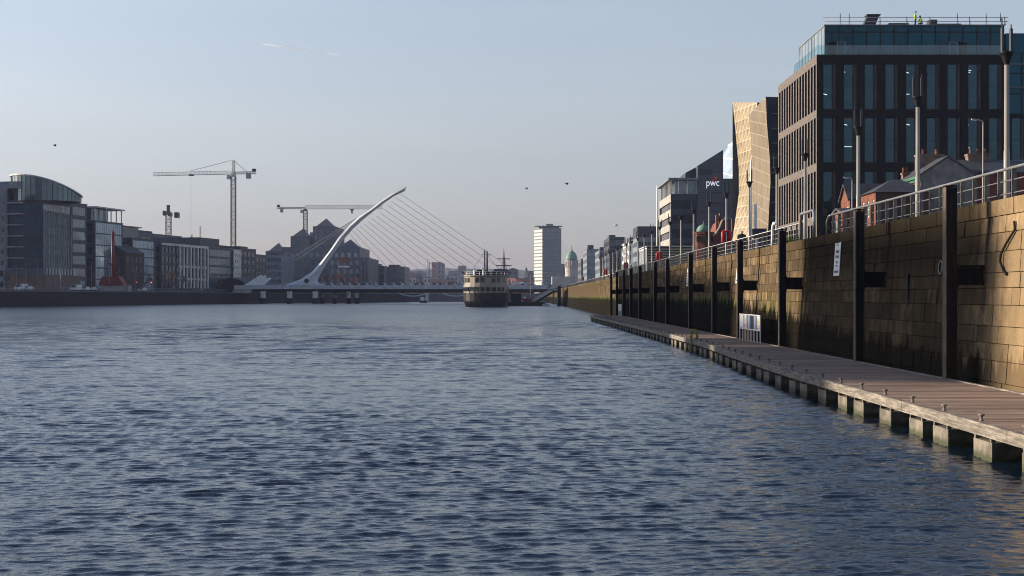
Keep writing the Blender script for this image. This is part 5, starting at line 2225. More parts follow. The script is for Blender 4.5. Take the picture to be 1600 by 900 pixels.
def make_car(loc, rz, label, col, van=False, group='cars parked along the left quay'):
    t = thing('parked_car', label, 'van' if van else 'car', loc, rz, group)
    pm_ = pm('car_paint_%d' % int(sum(col) * 1000), col, .3, spec=.6, var=.05)
    m_ = MB()
    if van:
        prof = [(-2.3, .35), (2.4, .35), (2.4, 1.0), (2.1, 1.15), (1.5, 2.0), (-2.3, 2.05)]
    else:
        prof = [(-2.1, .35), (2.1, .35), (2.12, .75), (1.2, .9), (.55, 1.42), (-1.1, 1.44), (-1.9, 1.0), (-2.12, .9)]
    i0 = len(m_.v)
    for sx, ins in ((-.86, 0), (.86, 0)):
        pass
    n = len(prof)
    for sx in (-1, 1):
        m_.v += [(sx * (.86 - (.14 if z_ > 1.1 and not van else 0)), y_, z_) for y_, z_ in prof]
    m_.f.append(tuple(range(n)))
    m_.f.append(tuple(range(2 * n - 1, n - 1, -1)))
    m_.m += [0, 0]
    for k in range(n):
        m_.f.append((k, n + k, n + (k + 1) % n, (k + 1) % n))
        m_.m.append(0)
    m_.build('body', pm_, t, world=False)
    m_ = MB()
    if van:
        m_.quad((-.78, 2.14, 1.17), (.78, 2.14, 1.17), (.74, 1.58, 1.93), (-.74, 1.58, 1.93))
        m_.quad((-.862, 1.9, 1.2), (-.862, 1.0, 1.2), (-.862, 1.0, 1.8), (-.862, 1.55, 1.8))
        m_.quad((.862, 1.0, 1.2), (.862, 1.9, 1.2), (.862, 1.55, 1.8), (.862, 1.0, 1.8))
    else:
        m_.quad((-.72, 1.18, .95), (.72, 1.18, .95), (.68, .6, 1.4), (-.68, .6, 1.4))
        m_.quad((.7, -1.88, 1.03), (-.7, -1.88, 1.03), (-.68, -1.15, 1.41), (.68, -1.15, 1.41))
        for sx in (-1, 1):
            m_.quad((sx * .84, 1.0, .95), (sx * .84, -1.6, 1.0), (sx * .735, -1.05, 1.38), (sx * .735, .5, 1.38))
    m_.build('window', G_dark, t, world=False)
    for sx in (-1, 1):
        for y_ in (-1.3, 1.3):
            m_ = MB()
            m_.tube([(sx * .7, y_, .33), (sx * .89, y_, .33)], .33, 14)
            m_.build('wheel', M_rubber, t, world=False)
        m_ = MB()
        m_.box(sx * .75 - .12 * (sx > 0), sx * .75 + .12 * (sx < 0), 2.11, 2.14, .62, .74) if not van else m_.box(sx * .75 - .12 * (sx > 0), sx * .75 + .12 * (sx < 0), 2.4, 2.43, .7, .85)
        m_.build('headlight', M_white, t, world=False)
    return t


def on_quay(px, back):
    P_ = left_P(px, back - SET)
    return P_


for px, bk_, lb, col, van in ((33, 4.5, 'white van on the left quay at the left edge of the view', (.6, .6, .6), True),
                              (43, 3.5, 'silver car on the left quay before the glazed office', (.5, .5, .52), False),
                              (119, 4, 'white van parked before the dark link block', (.62, .62, .6), True),
                              (133, 4, 'white car parked just left of the red bell column', (.6, .6, .6), False),
                              (143, 4, 'pale car parked directly beside the red bell', (.4, .42, .45), False),
                              (222, 5, 'pale car parked before the brick warehouse', (.5, .5, .52), False),
                              (312, 5, 'dark car parked before the pillared office', (.06, .06, .07), False)):
    P_ = on_quay(px, bk_)
    make_car(P_, LR + R(180), lb, col, van)
# slim lamp posts along the left quay
for i, px in enumerate((26, 40.5, 59, 95, 143, 171, 211, 244, 293, 322)):
    P_ = on_quay(px, 3.5)
    street_lamp(P_, 9.5 if i % 3 else 7, f'slim lamp post on the left quay, {nth(i)} from the left', .8, LR, double=bool(i % 2))
# traffic signals
for px, lb in ((236.5, 'traffic signal showing red on the left quay'), (214, 'dim red traffic signal behind the brick warehouse corner')):
    P_ = on_quay(px, 9)
    T = thing('traffic_light', lb, 'traffic light', P_, 0)
    m_ = MB()
    m_.tube([(0, 0, 0), (0, 0, 2.6)], .07, 6)
    m_.build('pole', M_frame_dark, T, world=False)
    m_ = MB()
    m_.box(-.25, .25, -.15, .15, 2.602, 3.6)
    m_.build('signal_head', M_black, T, world=False)
    m_ = MB()
    m_.lathe(0, 0, [(.02, 0), (.17, .01), (.17, .05)], 10)
    m_.v = [(x, -.155 - z_ * .5, 3.35 + y_) for x, y_, z_ in m_.v]
    m_.build('lamp', em('red_signal_%d' % int(px), (1, .08, .06), 5. if px > 230 else 1.2), T, world=False)
# railing strip
T = thing('bank_railing', 'pale metal railing along the edge of the left quay', 'railing', (bank_x(460) - .8, 460, ZL))
for zz_ in (.55, 1.1):
    m_ = MB()
    m_.tube([(bank_x(395) - .8, 395, ZL + zz_), (bank_x(575) - .8, 575, ZL + zz_)], .04, 6)
    m_.build('rail', M_steel, T)
p0 = None
for k in range(60):
    Y = 395 + k * 3.05
    if p0 is None:
        m_ = MB()
        m_.tube([(0, 0, .06), (0, 0, 1.1)], .04, 6)
        p0 = m_.build('stanchion', M_steel, T, world=False)
        o = p0
    else:
        o = p0.copy()
        COL.objects.link(o)
        o.parent = T
    o.location = (bank_x(Y) - bank_x(460), Y - 460, 0)

# ---------------------------------------------------------------- bare winter trees


def bare_tree(loc, h, seed, label, mat=M_twig, dens=1.):
    rr_ = random.Random(seed)
    t = thing('bare_tree', label, 'tree', loc, rr_.uniform(0, 6))
    tk, cr = MB(), MB()

    def grow(p, d, L, r, lvl):
        q = p + d * L
        mb = tk if lvl < 1 else cr
        mb.tube([p, p.lerp(q, .5) + Vector((rr_.gauss(0, .04) * L, rr_.gauss(0, .04) * L, 0)), q], [r, r * .85, r * .65], 5 if lvl < 2 else 3, cap=False)
        if lvl >= 5:
            return
        n_ = 3 if lvl < 4 else int(4 * dens)
        for _ in range(n_):
            dd = (d + Vector((rr_.gauss(0, .55), rr_.gauss(0, .55), rr_.gauss(.12, .3)))).normalized()
            grow(q - d * L * rr_.uniform(0, .35), dd, L * rr_.uniform(.6, .85), max(.022, r * .62), lvl + 1)

    grow(Vector((0, 0, 0)), Vector((0, 0, 1)), h * .28, h * .022, 0)
    tk.build('trunk', M_bark, t, world=False)
    cr.build('crown', mat, t, world=False)
    return t


M_twig_red = pm('reddish_twigs', (.15, .075, .055), .9, var=.3, scale=.5)
for i, (px, bk_, h, m_t, lb) in enumerate(((250, 7, 9, M_twig, 'bare dark tree before the pillared office'),
                                           (268, 9, 11, M_twig, 'taller bare dark tree before the pillared office'), (283, 7, 8, M_twig, 'small bare tree at the foot of the white pillars'),
                                           (226, 8, 8, M_twig, 'small bare tree beside the brick warehouse'), (10, 9, 7, M_twig, 'bare tree at the left edge of the view'),
                                           (345, 9, 9, M_twig, 'bare tree before the glass office near the bridge'))):
    bare_tree(on_quay(px, bk_), h, 20 + i, lb, m_t)
for i, (px, Y, yt, lb) in enumerate(((468, 640, 418, 'reddish bare tree left of the bridge pylon foot'), (512, 650, 416, 'reddish bare tree right of the bridge pylon foot'),
                                     (527, 665, 413, 'broad reddish bare tree behind the bridge deck'), (541, 650, 420, 'small reddish bare tree behind the bridge cars'),
                                     (556, 670, 422, 'small bare tree farther right behind the bridge deck'))):
    bare_tree((xat(px, Y), Y, ZL), zat(yt, Y) - ZL, 40 + i, lb, M_twig_red)

# ---------------------------------------------------------------- cable stayed bridge
BY = 580.
BR = thing('cable_stayed_bridge', 'white cable stayed road bridge with a curved leaning pylon across the river', 'bridge', (xat(600, BY), BY, 0))


def b3(px, py, dy=0.):
    v = at(px, py, BY)
    v.y += dy
    return v


DW = 17.
zt, zm = zat(445.4, BY), zat(451.8, BY)
m_ = MB()
m_.prism([(xat(366, BY), BY, zm), (xat(872, BY), BY, zm), (xat(872, BY), BY, zt), (xat(366, BY), BY, zt)], (0, DW, 0))
m_.build('deck', M_deck_side, BR)
m_ = MB()
n = 24
zb = zat(457.2, BY)
for k in range(n):
    xa, xb = xat(392 + 478 * k / n, BY), xat(392 + 478 * (k + 1) / n, BY)
    m_.prism([(xa, BY + 1.0, zm - .002), (xa, BY + 4.5, zb), (xa, BY + DW - 4.5, zb), (xa, BY + DW - 1., zm - .002)], (xb - xa, 0, 0))
m_.build('girder', M_bridge_under, BR)
# pylon: upper and lower outline swept into a tapering blade
up = [(441, 445), (450.5, 441.5), (465, 436), (482, 425), (497, 409), (511.6, 390), (526, 369), (541, 350.7), (556, 337.5), (574.7, 325.5), (589, 314), (609, 300.5), (632.6, 286.8)]
lw = [(503, 445), (494, 443), (490.8, 438), (497, 425), (507, 409), (519.5, 391), (532, 373.5), (546.5, 357), (562.5, 342), (584.5, 324.5), (597, 315), (613, 304), (630, 296)]
m_ = MB()
rings = []
for k, (a, c_) in enumerate(zip(up, lw)):
    f_ = k / (len(up) - 1)
    ty = 2.6 * (1 - f_) + .9
    A3, B3_ = b3(*a), b3(*c_)
    yc = BY + DW / 2
    mid = A3.lerp(B3_, .45)
    rings.append([Vector((A3.x, yc - .35 * ty, A3.z)), Vector((mid.x, yc - ty, mid.z)), Vector((B3_.x, yc - .25 * ty, B3_.z)),
                  Vector((B3_.x, yc + .25 * ty, B3_.z)), Vector((mid.x, yc + ty, mid.z)), Vector((A3.x, yc + .35 * ty, A3.z))])
i0 = len(m_.v)
for r_ in rings:
    m_.v += [tuple(p) for p in r_]
for k in range(len(rings) - 1):
    for j in range(6):
        m_.f.append((i0 + k * 6 + j, i0 + k * 6 + (j + 1) % 6, i0 + (k + 1) * 6 + (j + 1) % 6, i0 + (k + 1) * 6 + j))
        m_.m.append(0)
m_.f.append(tuple(range(i0 + 5, i0 - 1, -1)))
m_.f.append(tuple(i0 + (len(rings) - 1) * 6 + j for j in range(6)))
m_.m += [0, 0]
m_.build('pylon', M_bridge, BR)
m_ = MB()
c0 = b3(476, 438.5)
m_.tube([(c0.x, BY + DW / 2 - 3.7, c0.z), (c0.x, BY + DW / 2 - 3.2, c0.z)], .95, 16)
m_.build('access_hatch', M_frame_dark, BR)
# forestays and backstays
for k in range(14):
    f_ = k / 13
    a = b3(621 + (541 - 621) * f_, 299.5 + (362 - 299.5) * f_ + 7 * math.sin(f_ * math.pi), DW / 2)
    e = b3(838 + (612 - 838) * f_, 445.5, DW / 2)
    for s in (-.0,):
        m_ = MB()
        m_.tube([a, e], .07, 5)
        m_.build('stay_cable', M_midgrey, BR)
for (a, e) in (((572, 328), (406, 430)), ((561, 337), (416, 433))):
    for s in (-2.2, 2.2):
        m_ = MB()
        m_.tube([b3(*a, DW / 2 + s * .1), b3(*e, DW / 2 + s)], .12, 6)
        m_.build('back_stay', M_grey, BR)
# anchor haunches on the left bank
for dy_ in (2.5, 11.5):
    m_ = MB()
    m_.prism([b3(*p, dy_) for p in ((366, 452.2), (366, 448.2), (378, 446.2), (392, 438), (405, 429.2), (407.5, 431.2), (394, 440), (391.5, 444.5), (402, 452.2))], (0, 2.4, 0))
    m_.build('anchor_arm', M_white, BR)
    m_ = MB()
    m_.prism([b3(*p, dy_ - 1.8) for p in ((391, 452), (394, 446.5), (400, 441.5), (414, 433.2), (416.5, 435), (403, 446.5), (402, 452))], (0, 1.6, 0))
    m_.build('anchor_arm', M_white, BR)
m_ = MB()
m_.prism([b3(*p, -.5) for p in ((364, 458), (364, 452.3), (394, 452.3), (392, 458))], (0, DW + 1, 0))
m_.build('abutment', M_concrete, BR)
# parapet and wing shaped posts
m_ = MB()
m_.tube([b3(415, 442.3, .2), b3(866, 442.3, .2)], .06, 6)
m_.build('handrail', M_bridge, BR)
for k in range(26):
    px = 504 + 13.7 * k
    m_ = MB()
    m_.prism([b3(px, 445.3, .1), b3(px + 4.5, 445.3, .1), b3(px + 2.2, 442.5, .1), b3(px - 1.8, 440.6, .1), b3(px - .2, 442.6, .1)], (0, .4, 0))
    m_.build('parapet_fin', M_bridge, BR)
for px, dy_, w in ((411, -3, 2.2), (452.5, -3, 2.2), (492.5, -3, 2.2), (503, 16, 1.9), (523, 12, 1.8), (545, 4, 1.9), (557.5, 6, 1.9)):
    x_ = xat(px, BY + dy_)
    m_ = MB()
    m_.lathe(x_, BY + dy_, [(w / 2, 2.25), (w / 2, 4.9), (w / 2 * .95, 5.0)], 12)
    m_.lathe(x_, BY + dy_, [(w / 2 * 1.08, -.6), (w / 2 * 1.08, 2.24)], 12, m=1)
    m_.build('pier', [M_offwhite, M_black], BR)
m_ = MB()
m_.prism([(xat(866, BY), BY - .5, -.5), (xat(885, BY), BY - .5, -.5), (xat(885, BY), BY - .5, zm - .01), (xat(866, BY), BY - .5, zm - .01)], (0, DW + 1, 0))
m_.build('abutment', M_concrete, BR)
for i, (px, dy_, lb, col) in enumerate(((549, 3, 'dark red car on the bridge right of the pylon', (.1, .02, .02)), (560, 3.2, 'black car on the bridge behind the red car', (.03, .03, .035)), (571, 3, 'dark car on the bridge between the first stay cables', (.05, .05, .06)),
                                        (618, 3, 'dark car crossing the bridge at mid span', (.04, .045, .05)), (654, 3.1, 'black car on the bridge past mid span', (.03, .03, .03)),
                                        (682, 3, 'dark car on the bridge below the distant brick chimney', (.05, .05, .05)), (706, 3, 'dark estate car on the bridge left of the ship', (.04, .04, .045)),
                                        (802, 3, 'silver car on the bridge right of the ship', (.4, .4, .42)), (812, 3.2, 'white car on the bridge below the church tower', (.6, .6, .6)),
                                        (826, 3, 'grey car on the bridge below the slab tower', (.25, .26, .28)))):
    P_ = b3(px, 445.4, dy_)
    make_car((P_.x, P_.y, zt + .005), R(90), lb, col, False, 'cars crossing the bridge')

# pedestrian bridge with a sagging truss, seen below the deck
Y = 760.
FB = thing('footbridge', 'slim white footbridge with sagging struts seen under the main bridge', 'footbridge', (xat(645, Y), Y, 0))
m_ = MB()
m_.box(xat(560, Y), 12.5, Y, Y + 4, zat(455.5, Y), zat(454, Y))
m_.build('deck', M_bridge, FB)
for a in (622, 690):
    m_ = MB()
    pts = [at(a + t_, 456.2 + 6.6 * math.sin(math.pi * min(1, max(0, t_ / 46))) ** .6, Y) for t_ in range(0, 47, 3)]
    m_.tube(pts, .35, 6)
    m_.build('strut', M_bridge, FB, smooth=True)
for a in (666, 668.5):
    m_ = MB()
    m_.tube([at(a, 456, Y), Vector((xat(a, Y), Y, -.5))], .45, 8)
    m_.build('pier', M_offwhite, FB)
# small boat below the bridge
Y = 700.
t = thing('small_boat', 'small white cabin boat on the water under the bridge', 'boat', (xat(661, Y), Y, 0))
m_ = MB()
m_.prism([(-1.6, 0, -.3), (1.6, 0, -.3), (2.0, 0, .9), (-2.0, 0, .9)], (0, 6, 0))
m_.build('hull', M_hull, t, world=False)
m_ = MB()
m_.box(-1.4, .2, 1, 3.2, .903, 2.6)
m_.build('cabin', M_white, t, world=False)
m_ = MB()
m_.tube([(.9, 1, .9), (.9, 1, 2.4)], .2, 6)
m_.build('funnel', M_white, t, world=False)

# ---------------------------------------------------------------- old passenger ship moored at the right quay
SY = 405.
sx0, sx1 = xat(722.5, SY), xat(794, SY)
SC, SW = (sx0 + sx1) / 2, (sx1 - sx0) / 2
SH = thing('moored_ship', 'old passenger ship with black hull and cream upper decks moored by the right quay', 'ship', (SC, SY, 0))
zdk = zat(457.3, SY)
m_ = MB()


def outline(z_, sc=1., L=48.):
    pts = []
    for k in range(13):
        a = math.pi * k / 12
        pts.append((-SW * sc * math.cos(a), SY + 6 - 6. * math.sin(a) * sc, z_))
    pts += [(SW * sc, SY + L - 16, z_), (SW * sc * .6, SY + L - 4, z_), (0, SY + L, z_), (-SW * sc * .6, SY + L - 4, z_), (-SW * sc, SY + L - 16, z_)]
    return [(SC + p[0], p[1], p[2]) for p in pts]


lv = [outline(-.6, .84), outline(.2, .9), outline(1.6, .98), outline(zdk, 1.0)]
n = len(lv[0])
for a, c_ in zip(lv, lv[1:]):
    for k in range(n):
        m_.quad(a[k], a[(k + 1) % n], c_[(k + 1) % n], c_[k])
m_.quad(*lv[-1])
m_.build('hull', M_hull, SH)


def deckhouse(name, z0, z1, sc, L, mat, ya=0.):
    m_ = MB()
    a, c_ = outline(z0, sc, L), outline(z1, sc, L)
    a = [(p[0], p[1] + ya, p[2]) for p in a]
    c_ = [(p[0], p[1] + ya, p[2]) for p in c_]
    m_.quad(*c_)
    for k in range(n):
        m_.quad(a[k], a[(k + 1) % n], c_[(k + 1) % n], c_[k])
    return m_.build(name, mat, SH), a, c_


z1, z2 = zat(447, SY), zat(431.5, SY)
deckhouse('main_deck_house', zdk + .003, z1, .90, 42, G_dark, 1.)
# posts of the open main deck
for k in range(0, 13):
    p = outline(zdk, .985)[k]
    m_ = MB()
    m_.box(p[0] - .17, p[0] + .17, p[1] - .1, p[1] + .2, zdk + .005, z1 - .3)
    m_.build('deck_post', M_cream, SH)
m_ = MB()
m_.prism(outline(z1 - .29, .99, 44), (0, 0, .55))
m_.build('promenade_deck', M_cream, SH)
m_ = MB()
m_.prism(outline(zdk + .002, .997, 46), (0, 0, .35))
m_.build('bulwark', M_cream, SH)
_, a, c_ = deckhouse('saloon', z1 + .265, z2, .95, 40, M_cream, .6)
hW = z2 - z1 - .27
for k in range(0, 12):
    p0, p1 = Vector(a[k]), Vector(a[k + 1])
    d = (p1 - p0)
    m_ = MB()
    nn = Vector((d.y, -d.x, 0)).normalized() * .03
    q0, q1 = p0 + d * .14 + nn, p0 + d * .86 + nn
    m_.quad(q0 + Vector((0, 0, hW * .30)), q1 + Vector((0, 0, hW * .30)), q1 + Vector((0, 0, hW * .85)), q0 + Vector((0, 0, hW * .85)))
    m_.build('window', G_dark if k % 3 else G_warm, SH)
for k in range(8):
    for s in (-1,):
        m_ = MB()
        y_ = SY + 8 + k * 2.6
        x_ = SC + s * SW * .95 - .03
        m_.quad((x_, y_ + 1.7, z1 + .265 + hW * .3), (x_, y_, z1 + .265 + hW * .3), (x_, y_, z1 + .265 + hW * .85), (x_, y_ + 1.7, z1 + .265 + hW * .85))
        m_.build('window', G_warm, SH)
m_ = MB()
m_.prism([(p[0], p[1] + .3, p[2]) for p in outline(z2 + .003, .98, 41)], (0, 0, .28))
m_.build('boat_deck', M_cream, SH)
z3 = z2 + .29
m_ = MB()
m_.box(SC - SW * .3, SC + SW * .9, SY + 8, SY + 14, z3, z3 + 1.2)
m_.box(SC + SW * .35, SC + SW * .95, SY + 5, SY + 9, z3, zat(424, SY))
m_.build('wheelhouse', M_hull, SH)
m_ = MB()
m_.box(SC + SW * .30, SC + SW * 1., SY + 4.6, SY + 9.4, zat(423.8, SY), zat(422.2, SY))
m_.box(SC + SW * .36, SC + SW * .94, SY + 4.9, SY + 9.1, zat(422.1, SY), zat(419.5, SY))
m_.build('wheelhouse_roof', M_midgrey, SH)
m_ = MB()
rs_ = random.Random(8)
for k in range(14):
    x_ = SC + rs_.uniform(-.45, .15) * SW
    h = rs_.uniform(.4, 1.7)
    m_.box(x_ - .35, x_ + .35, SY + rs_.uniform(3, 7), SY + 8, z3, z3 + h)
m_.build('deck_gear', M_black, SH)
for x_ in (-.5, -.1):
    m_ = MB()
    m_.tube([(SC + SW * x_, SY + 3, z3), (SC + SW * x_, SY + 3, z3 + 1.6)], .25, 8)
    m_.tube([(SC + SW * x_, SY + 3, z3 + 1.6), (SC + SW * x_, SY + 2.5, z3 + 1.9)], [.3, .4], 8)
    m_.build('cowl_vent', M_white, SH)
for px, y0 in ((757.3, 390), (761.2, 392.5)):
    m_ = MB()
    X = xat(px, SY + 9)
    m_.tube([(X, SY + 9, z3), (X, SY + 9, zat(y0, SY + 9))], [.3, .17], 8)
    zz_ = zat(y0 + 6, SY)
    m_.tube([(X - .7, SY + 9, zz_), (X + .7, SY + 9, zz_)], .05, 5)
    if px > 760:
        m_.tube([(X, SY + 9, zat(397, SY)), (X + 1.1, SY + 9, zat(396.5, SY))], .09, 5)
    m_.build('mast', M_darkgrey, SH)
m_ = MB()
p = outline(zdk, 1.)[3]
for k in range(3):
    m_.box(SC - SW * .55 + k * .9, SC - SW * .55 + k * .9 + .5, SY + .1, SY + .6, zdk + .36, zdk + 1.2)
m_.build('mooring_gear', M_cream, SH)
m_ = MB()
m_.bar((SC - SW * .9, SY + 1, z2 + .3), (SC - SW * 1.1, SY - .5, z2 + 1.4), .06)
p = Vector((SC - SW * 1.02, SY + .2, z2 + .95))
m_.quad(p, p + Vector((.8, 0, -.5)), p + Vector((.9, 0, .1)), p + Vector((-.1, 0, .5)))
m_.build('ensign', M_bell_red, SH)

for k in range(12):
    p0_, p1_ = outline(z2 + .29, .97, 41)[k], outline(z2 + .29, .97, 41)[k + 1]
    m_ = MB()
    for h in (.5, 1.0):
        m_.tube([(p0_[0], p0_[1] + .4, p0_[2] + h), (p1_[0], p1_[1] + .4, p1_[2] + h)], .035, 4)
    m_.tube([(p0_[0], p0_[1] + .4, p0_[2]), (p0_[0], p0_[1] + .4, p0_[2] + 1.0)], .04, 4)
    m_.build('deck_rail', M_white, SH)
for y_ in (SY + 3, SY + 30):
    m_ = MB()
    m_.tube([(SC + SW * .9, y_, zdk + .4), (SC + SW + 8, y_ - 2, 4.2), (13.2, y_ - 4, 5.8)], .05, 4)
    m_.build('mooring_line', M_rubber, SH)
m_ = MB()
for s_ in (-1, 1):
    m_.tube([(xat(757.3, SY + 9), SY + 9, zat(393, SY + 9)), (SC + s_ * SW * .8, SY + 12, z3)], .04, 4)
m_.build('rigging', M_black, SH)

# tall ship beyond the bridge
Y = 690.
TS = thing('tall_ship', 'wooden tall ship with crossed yards moored beyond the bridge', 'ship', (xat(787, Y), Y, 0))
X = xat(787, Y)
m_ = MB()
m_.prism([(X - 4, Y, 1), (X - 3, Y, -.5), (X + 3, Y, -.5), (X + 4, Y, 1), (X + 4.2, Y, 6), (X - 4.2, Y, 6)], (0, 40, 0))
m_.build('hull', M_hull2, TS)
for k, (dy_, top) in enumerate(((6, 388), (18, 392), (30, 398))):
    m_ = MB()
    m_.tube([(X, Y + dy_, 5), (X, Y + dy_, zat(top + 12, Y)), (X, Y + dy_, zat(top, Y))], [.42, .3, .12], 8)
    m_.build('mast', M_hull2, TS)
for y0, hw in ((404, 10.2), (414.5, 12.2), (425, 12.6)):
    m_ = MB()
    m_.tube([(X - hw * Y / F, Y + 5.4, zat(y0, Y)), (X + hw * Y / F, Y + 5.4, zat(y0, Y))], .26, 6)
    m_.build('yard', M_hull2, TS)
for k, s in enumerate((-1, 1)):
    for q in range(3):
        m_ = MB()
        m_.tube([(X + s * 4, Y + 6 + q, 6), (X + s * .2, Y + 6, zat(400 + q * 5, Y))], .06, 4)
        m_.build('shroud', M_black, TS)
m_ = MB()
m_.box(X - 3, X + 3, Y + 2, Y + 10, 6.003, 8.6)
m_.build('deck_house', M_cream, TS)

# landing barge and gangway by the ship
Y = 445.
t = thing('landing_barge', 'dark floating landing barge with a black shed beside the ship', 'barge', (xat(822, Y), Y, 0))
m_ = MB()
m_.box(xat(793, Y), xat(851, Y), Y, Y + 18, -.5, zat(471.5, Y))
m_.build('hull', M_hull, t)
zb = zat(471.5, Y)
m_ = MB()
m_.box(xat(798, Y), xat(814.5, Y), Y + 3, Y + 10, zb + .003, zat(459, Y))
m_.build('shed', M_black, t)
m_ = MB()
m_.box(xat(797, Y), xat(815, Y), Y + 2.7, Y + 10.3, zat(459, Y) + .004, zat(458, Y))
m_.build('shed_roof', M_darkgrey, t)
m_ = MB()
for px in (829, 833):
    m_.tube([(xat(px, Y), Y + 4, zb), (xat(px, Y), Y + 4, zat(428 if px < 830 else 445, Y))], .12, 6)
m_.build('mooring_pole', M_mast, t)
t = thing('red_workboat', 'small red boat lying on the barge beside the gangway', 'boat', (xat(822, Y), Y + 1.5, zb))
m_ = MB()
xa, xb = xat(815.5, Y), xat(831, Y)
m_.prism([(xa + .5, Y + 1, zb + .01), (xb - .3, Y + 1, zb + .01), (xb, Y + 1, zb + .9), (xa, Y + 1, zb + 1.1)], (0, 1.7, 0))
m_.build('hull', M_bell_red, t)
m_ = MB()
m_.prism([(xa + .3, Y + 1.1, zb + 1.12), (xa + 1.4, Y + 1.1, zb + .99), (xa + 1.2, Y + 1.1, zb + 1.6), (xa + .5, Y + 1.1, zb + 1.6)], (0, 1.4, 0))
m_.build('canopy', M_white, t)
t = thing('gangway', 'sloping covered gangway with cream sides from the quay down to the barge', 'gangway', (xat(850, Y), Y, zb))
for dy_ in (0, 2.6):
    m_ = MB()
    m_.prism([at(831.5, 468.5, Y), at(836, 471.5, Y), at(865, 454, Y), at(873, 454, Y), at(873, 447.5, Y), at(865, 447, Y)], (0, .15, 0)) if dy_ == 0 else \
        m_.prism([v + Vector((0, dy_, 0)) for v in (at(831.5, 468.5, Y), at(836, 471.5, Y), at(865, 454, Y), at(873, 454, Y), at(873, 447.5, Y), at(865, 447, Y))], (0, .15, 0))
    m_.build('side_panel', M_offwhite, t)
m_ = MB()
m_.prism([at(833, 472.5, Y), at(838, 473.5, Y), at(866, 457, Y), at(873, 457, Y), at(873, 454.2, Y), at(865, 454.2, Y)], (0, 2.8, 0))
m_.build('walkway', M_black, t)
m_ = MB()
m_.box(xat(871.5, Y - 2), xat(876.5, Y - 2), Y - 2, Y + 4, -.5, zat(447, Y))
m_.build('support', M_black, t)
m_ = MB()
m_.prism([at(856, 451.5, Y - .3), at(862, 448, Y - .3), at(862, 444.5, Y - .3), at(856, 447.5, Y - .3)], (0, .2, 0))
m_.build('notice_panel', M_cream, t)
t = thing('white_dinghy', 'small white dinghy afloat at the foot of the gangway', 'boat', (xat(853, 430), 430, 0))
m_ = MB()
x_ = xat(853, 430)
m_.prism([(x_ - .9, 430, -.1), (x_ + .9, 430, -.1), (x_ + 1.2, 430, .5), (x_ - 1.2, 430, .75)], (0, 1.6, 0))
m_.build('hull', M_white, t)
m_ = MB()
m_.prism([(x_ - .8, 430.1, .78), (x_ + .2, 430.1, .62), (x_, 430.1, 1.15), (x_ - .5, 430.1, 1.15)], (0, 1.3, 0))
m_.build('canopy', M_poster_blue, t)

# ---------------------------------------------------------------- tower cranes


def lattice(mb, p0, p1, w, h, seg, r, up=(0, 0, 1), tri=False):
    p0, p1 = Vector(p0), Vector(p1)
    d = (p1 - p0).normalized()
    u = Vector(up)
    a = d.cross(u).normalized() * w / 2
    c_ = a.cross(d).normalized() * h / 2
    if tri:
        cs = [-a - c_, a - c_, c_]
    else:
        cs = [-a - c_, a - c_, a + c_, -a + c_]
    nC = len(cs)
    for q in cs:
        mb.tube([p0 + q, p1 + q], r, 4)
    for k in range(seg):
        A_, B_ = p0.lerp(p1, k / seg), p0.lerp(p1, (k + 1) / seg)
        for j in range(nC):
            q, q2 = cs[j], cs[(j + 1) % nC]
            mb.tube([A_ + q, B_ + q2] if k % 2 else [A_ + q2, B_ + q], r * .65, 3, cap=False)
            mb.tube([A_ + q, A_ + q2], r * .6, 3, cap=False)


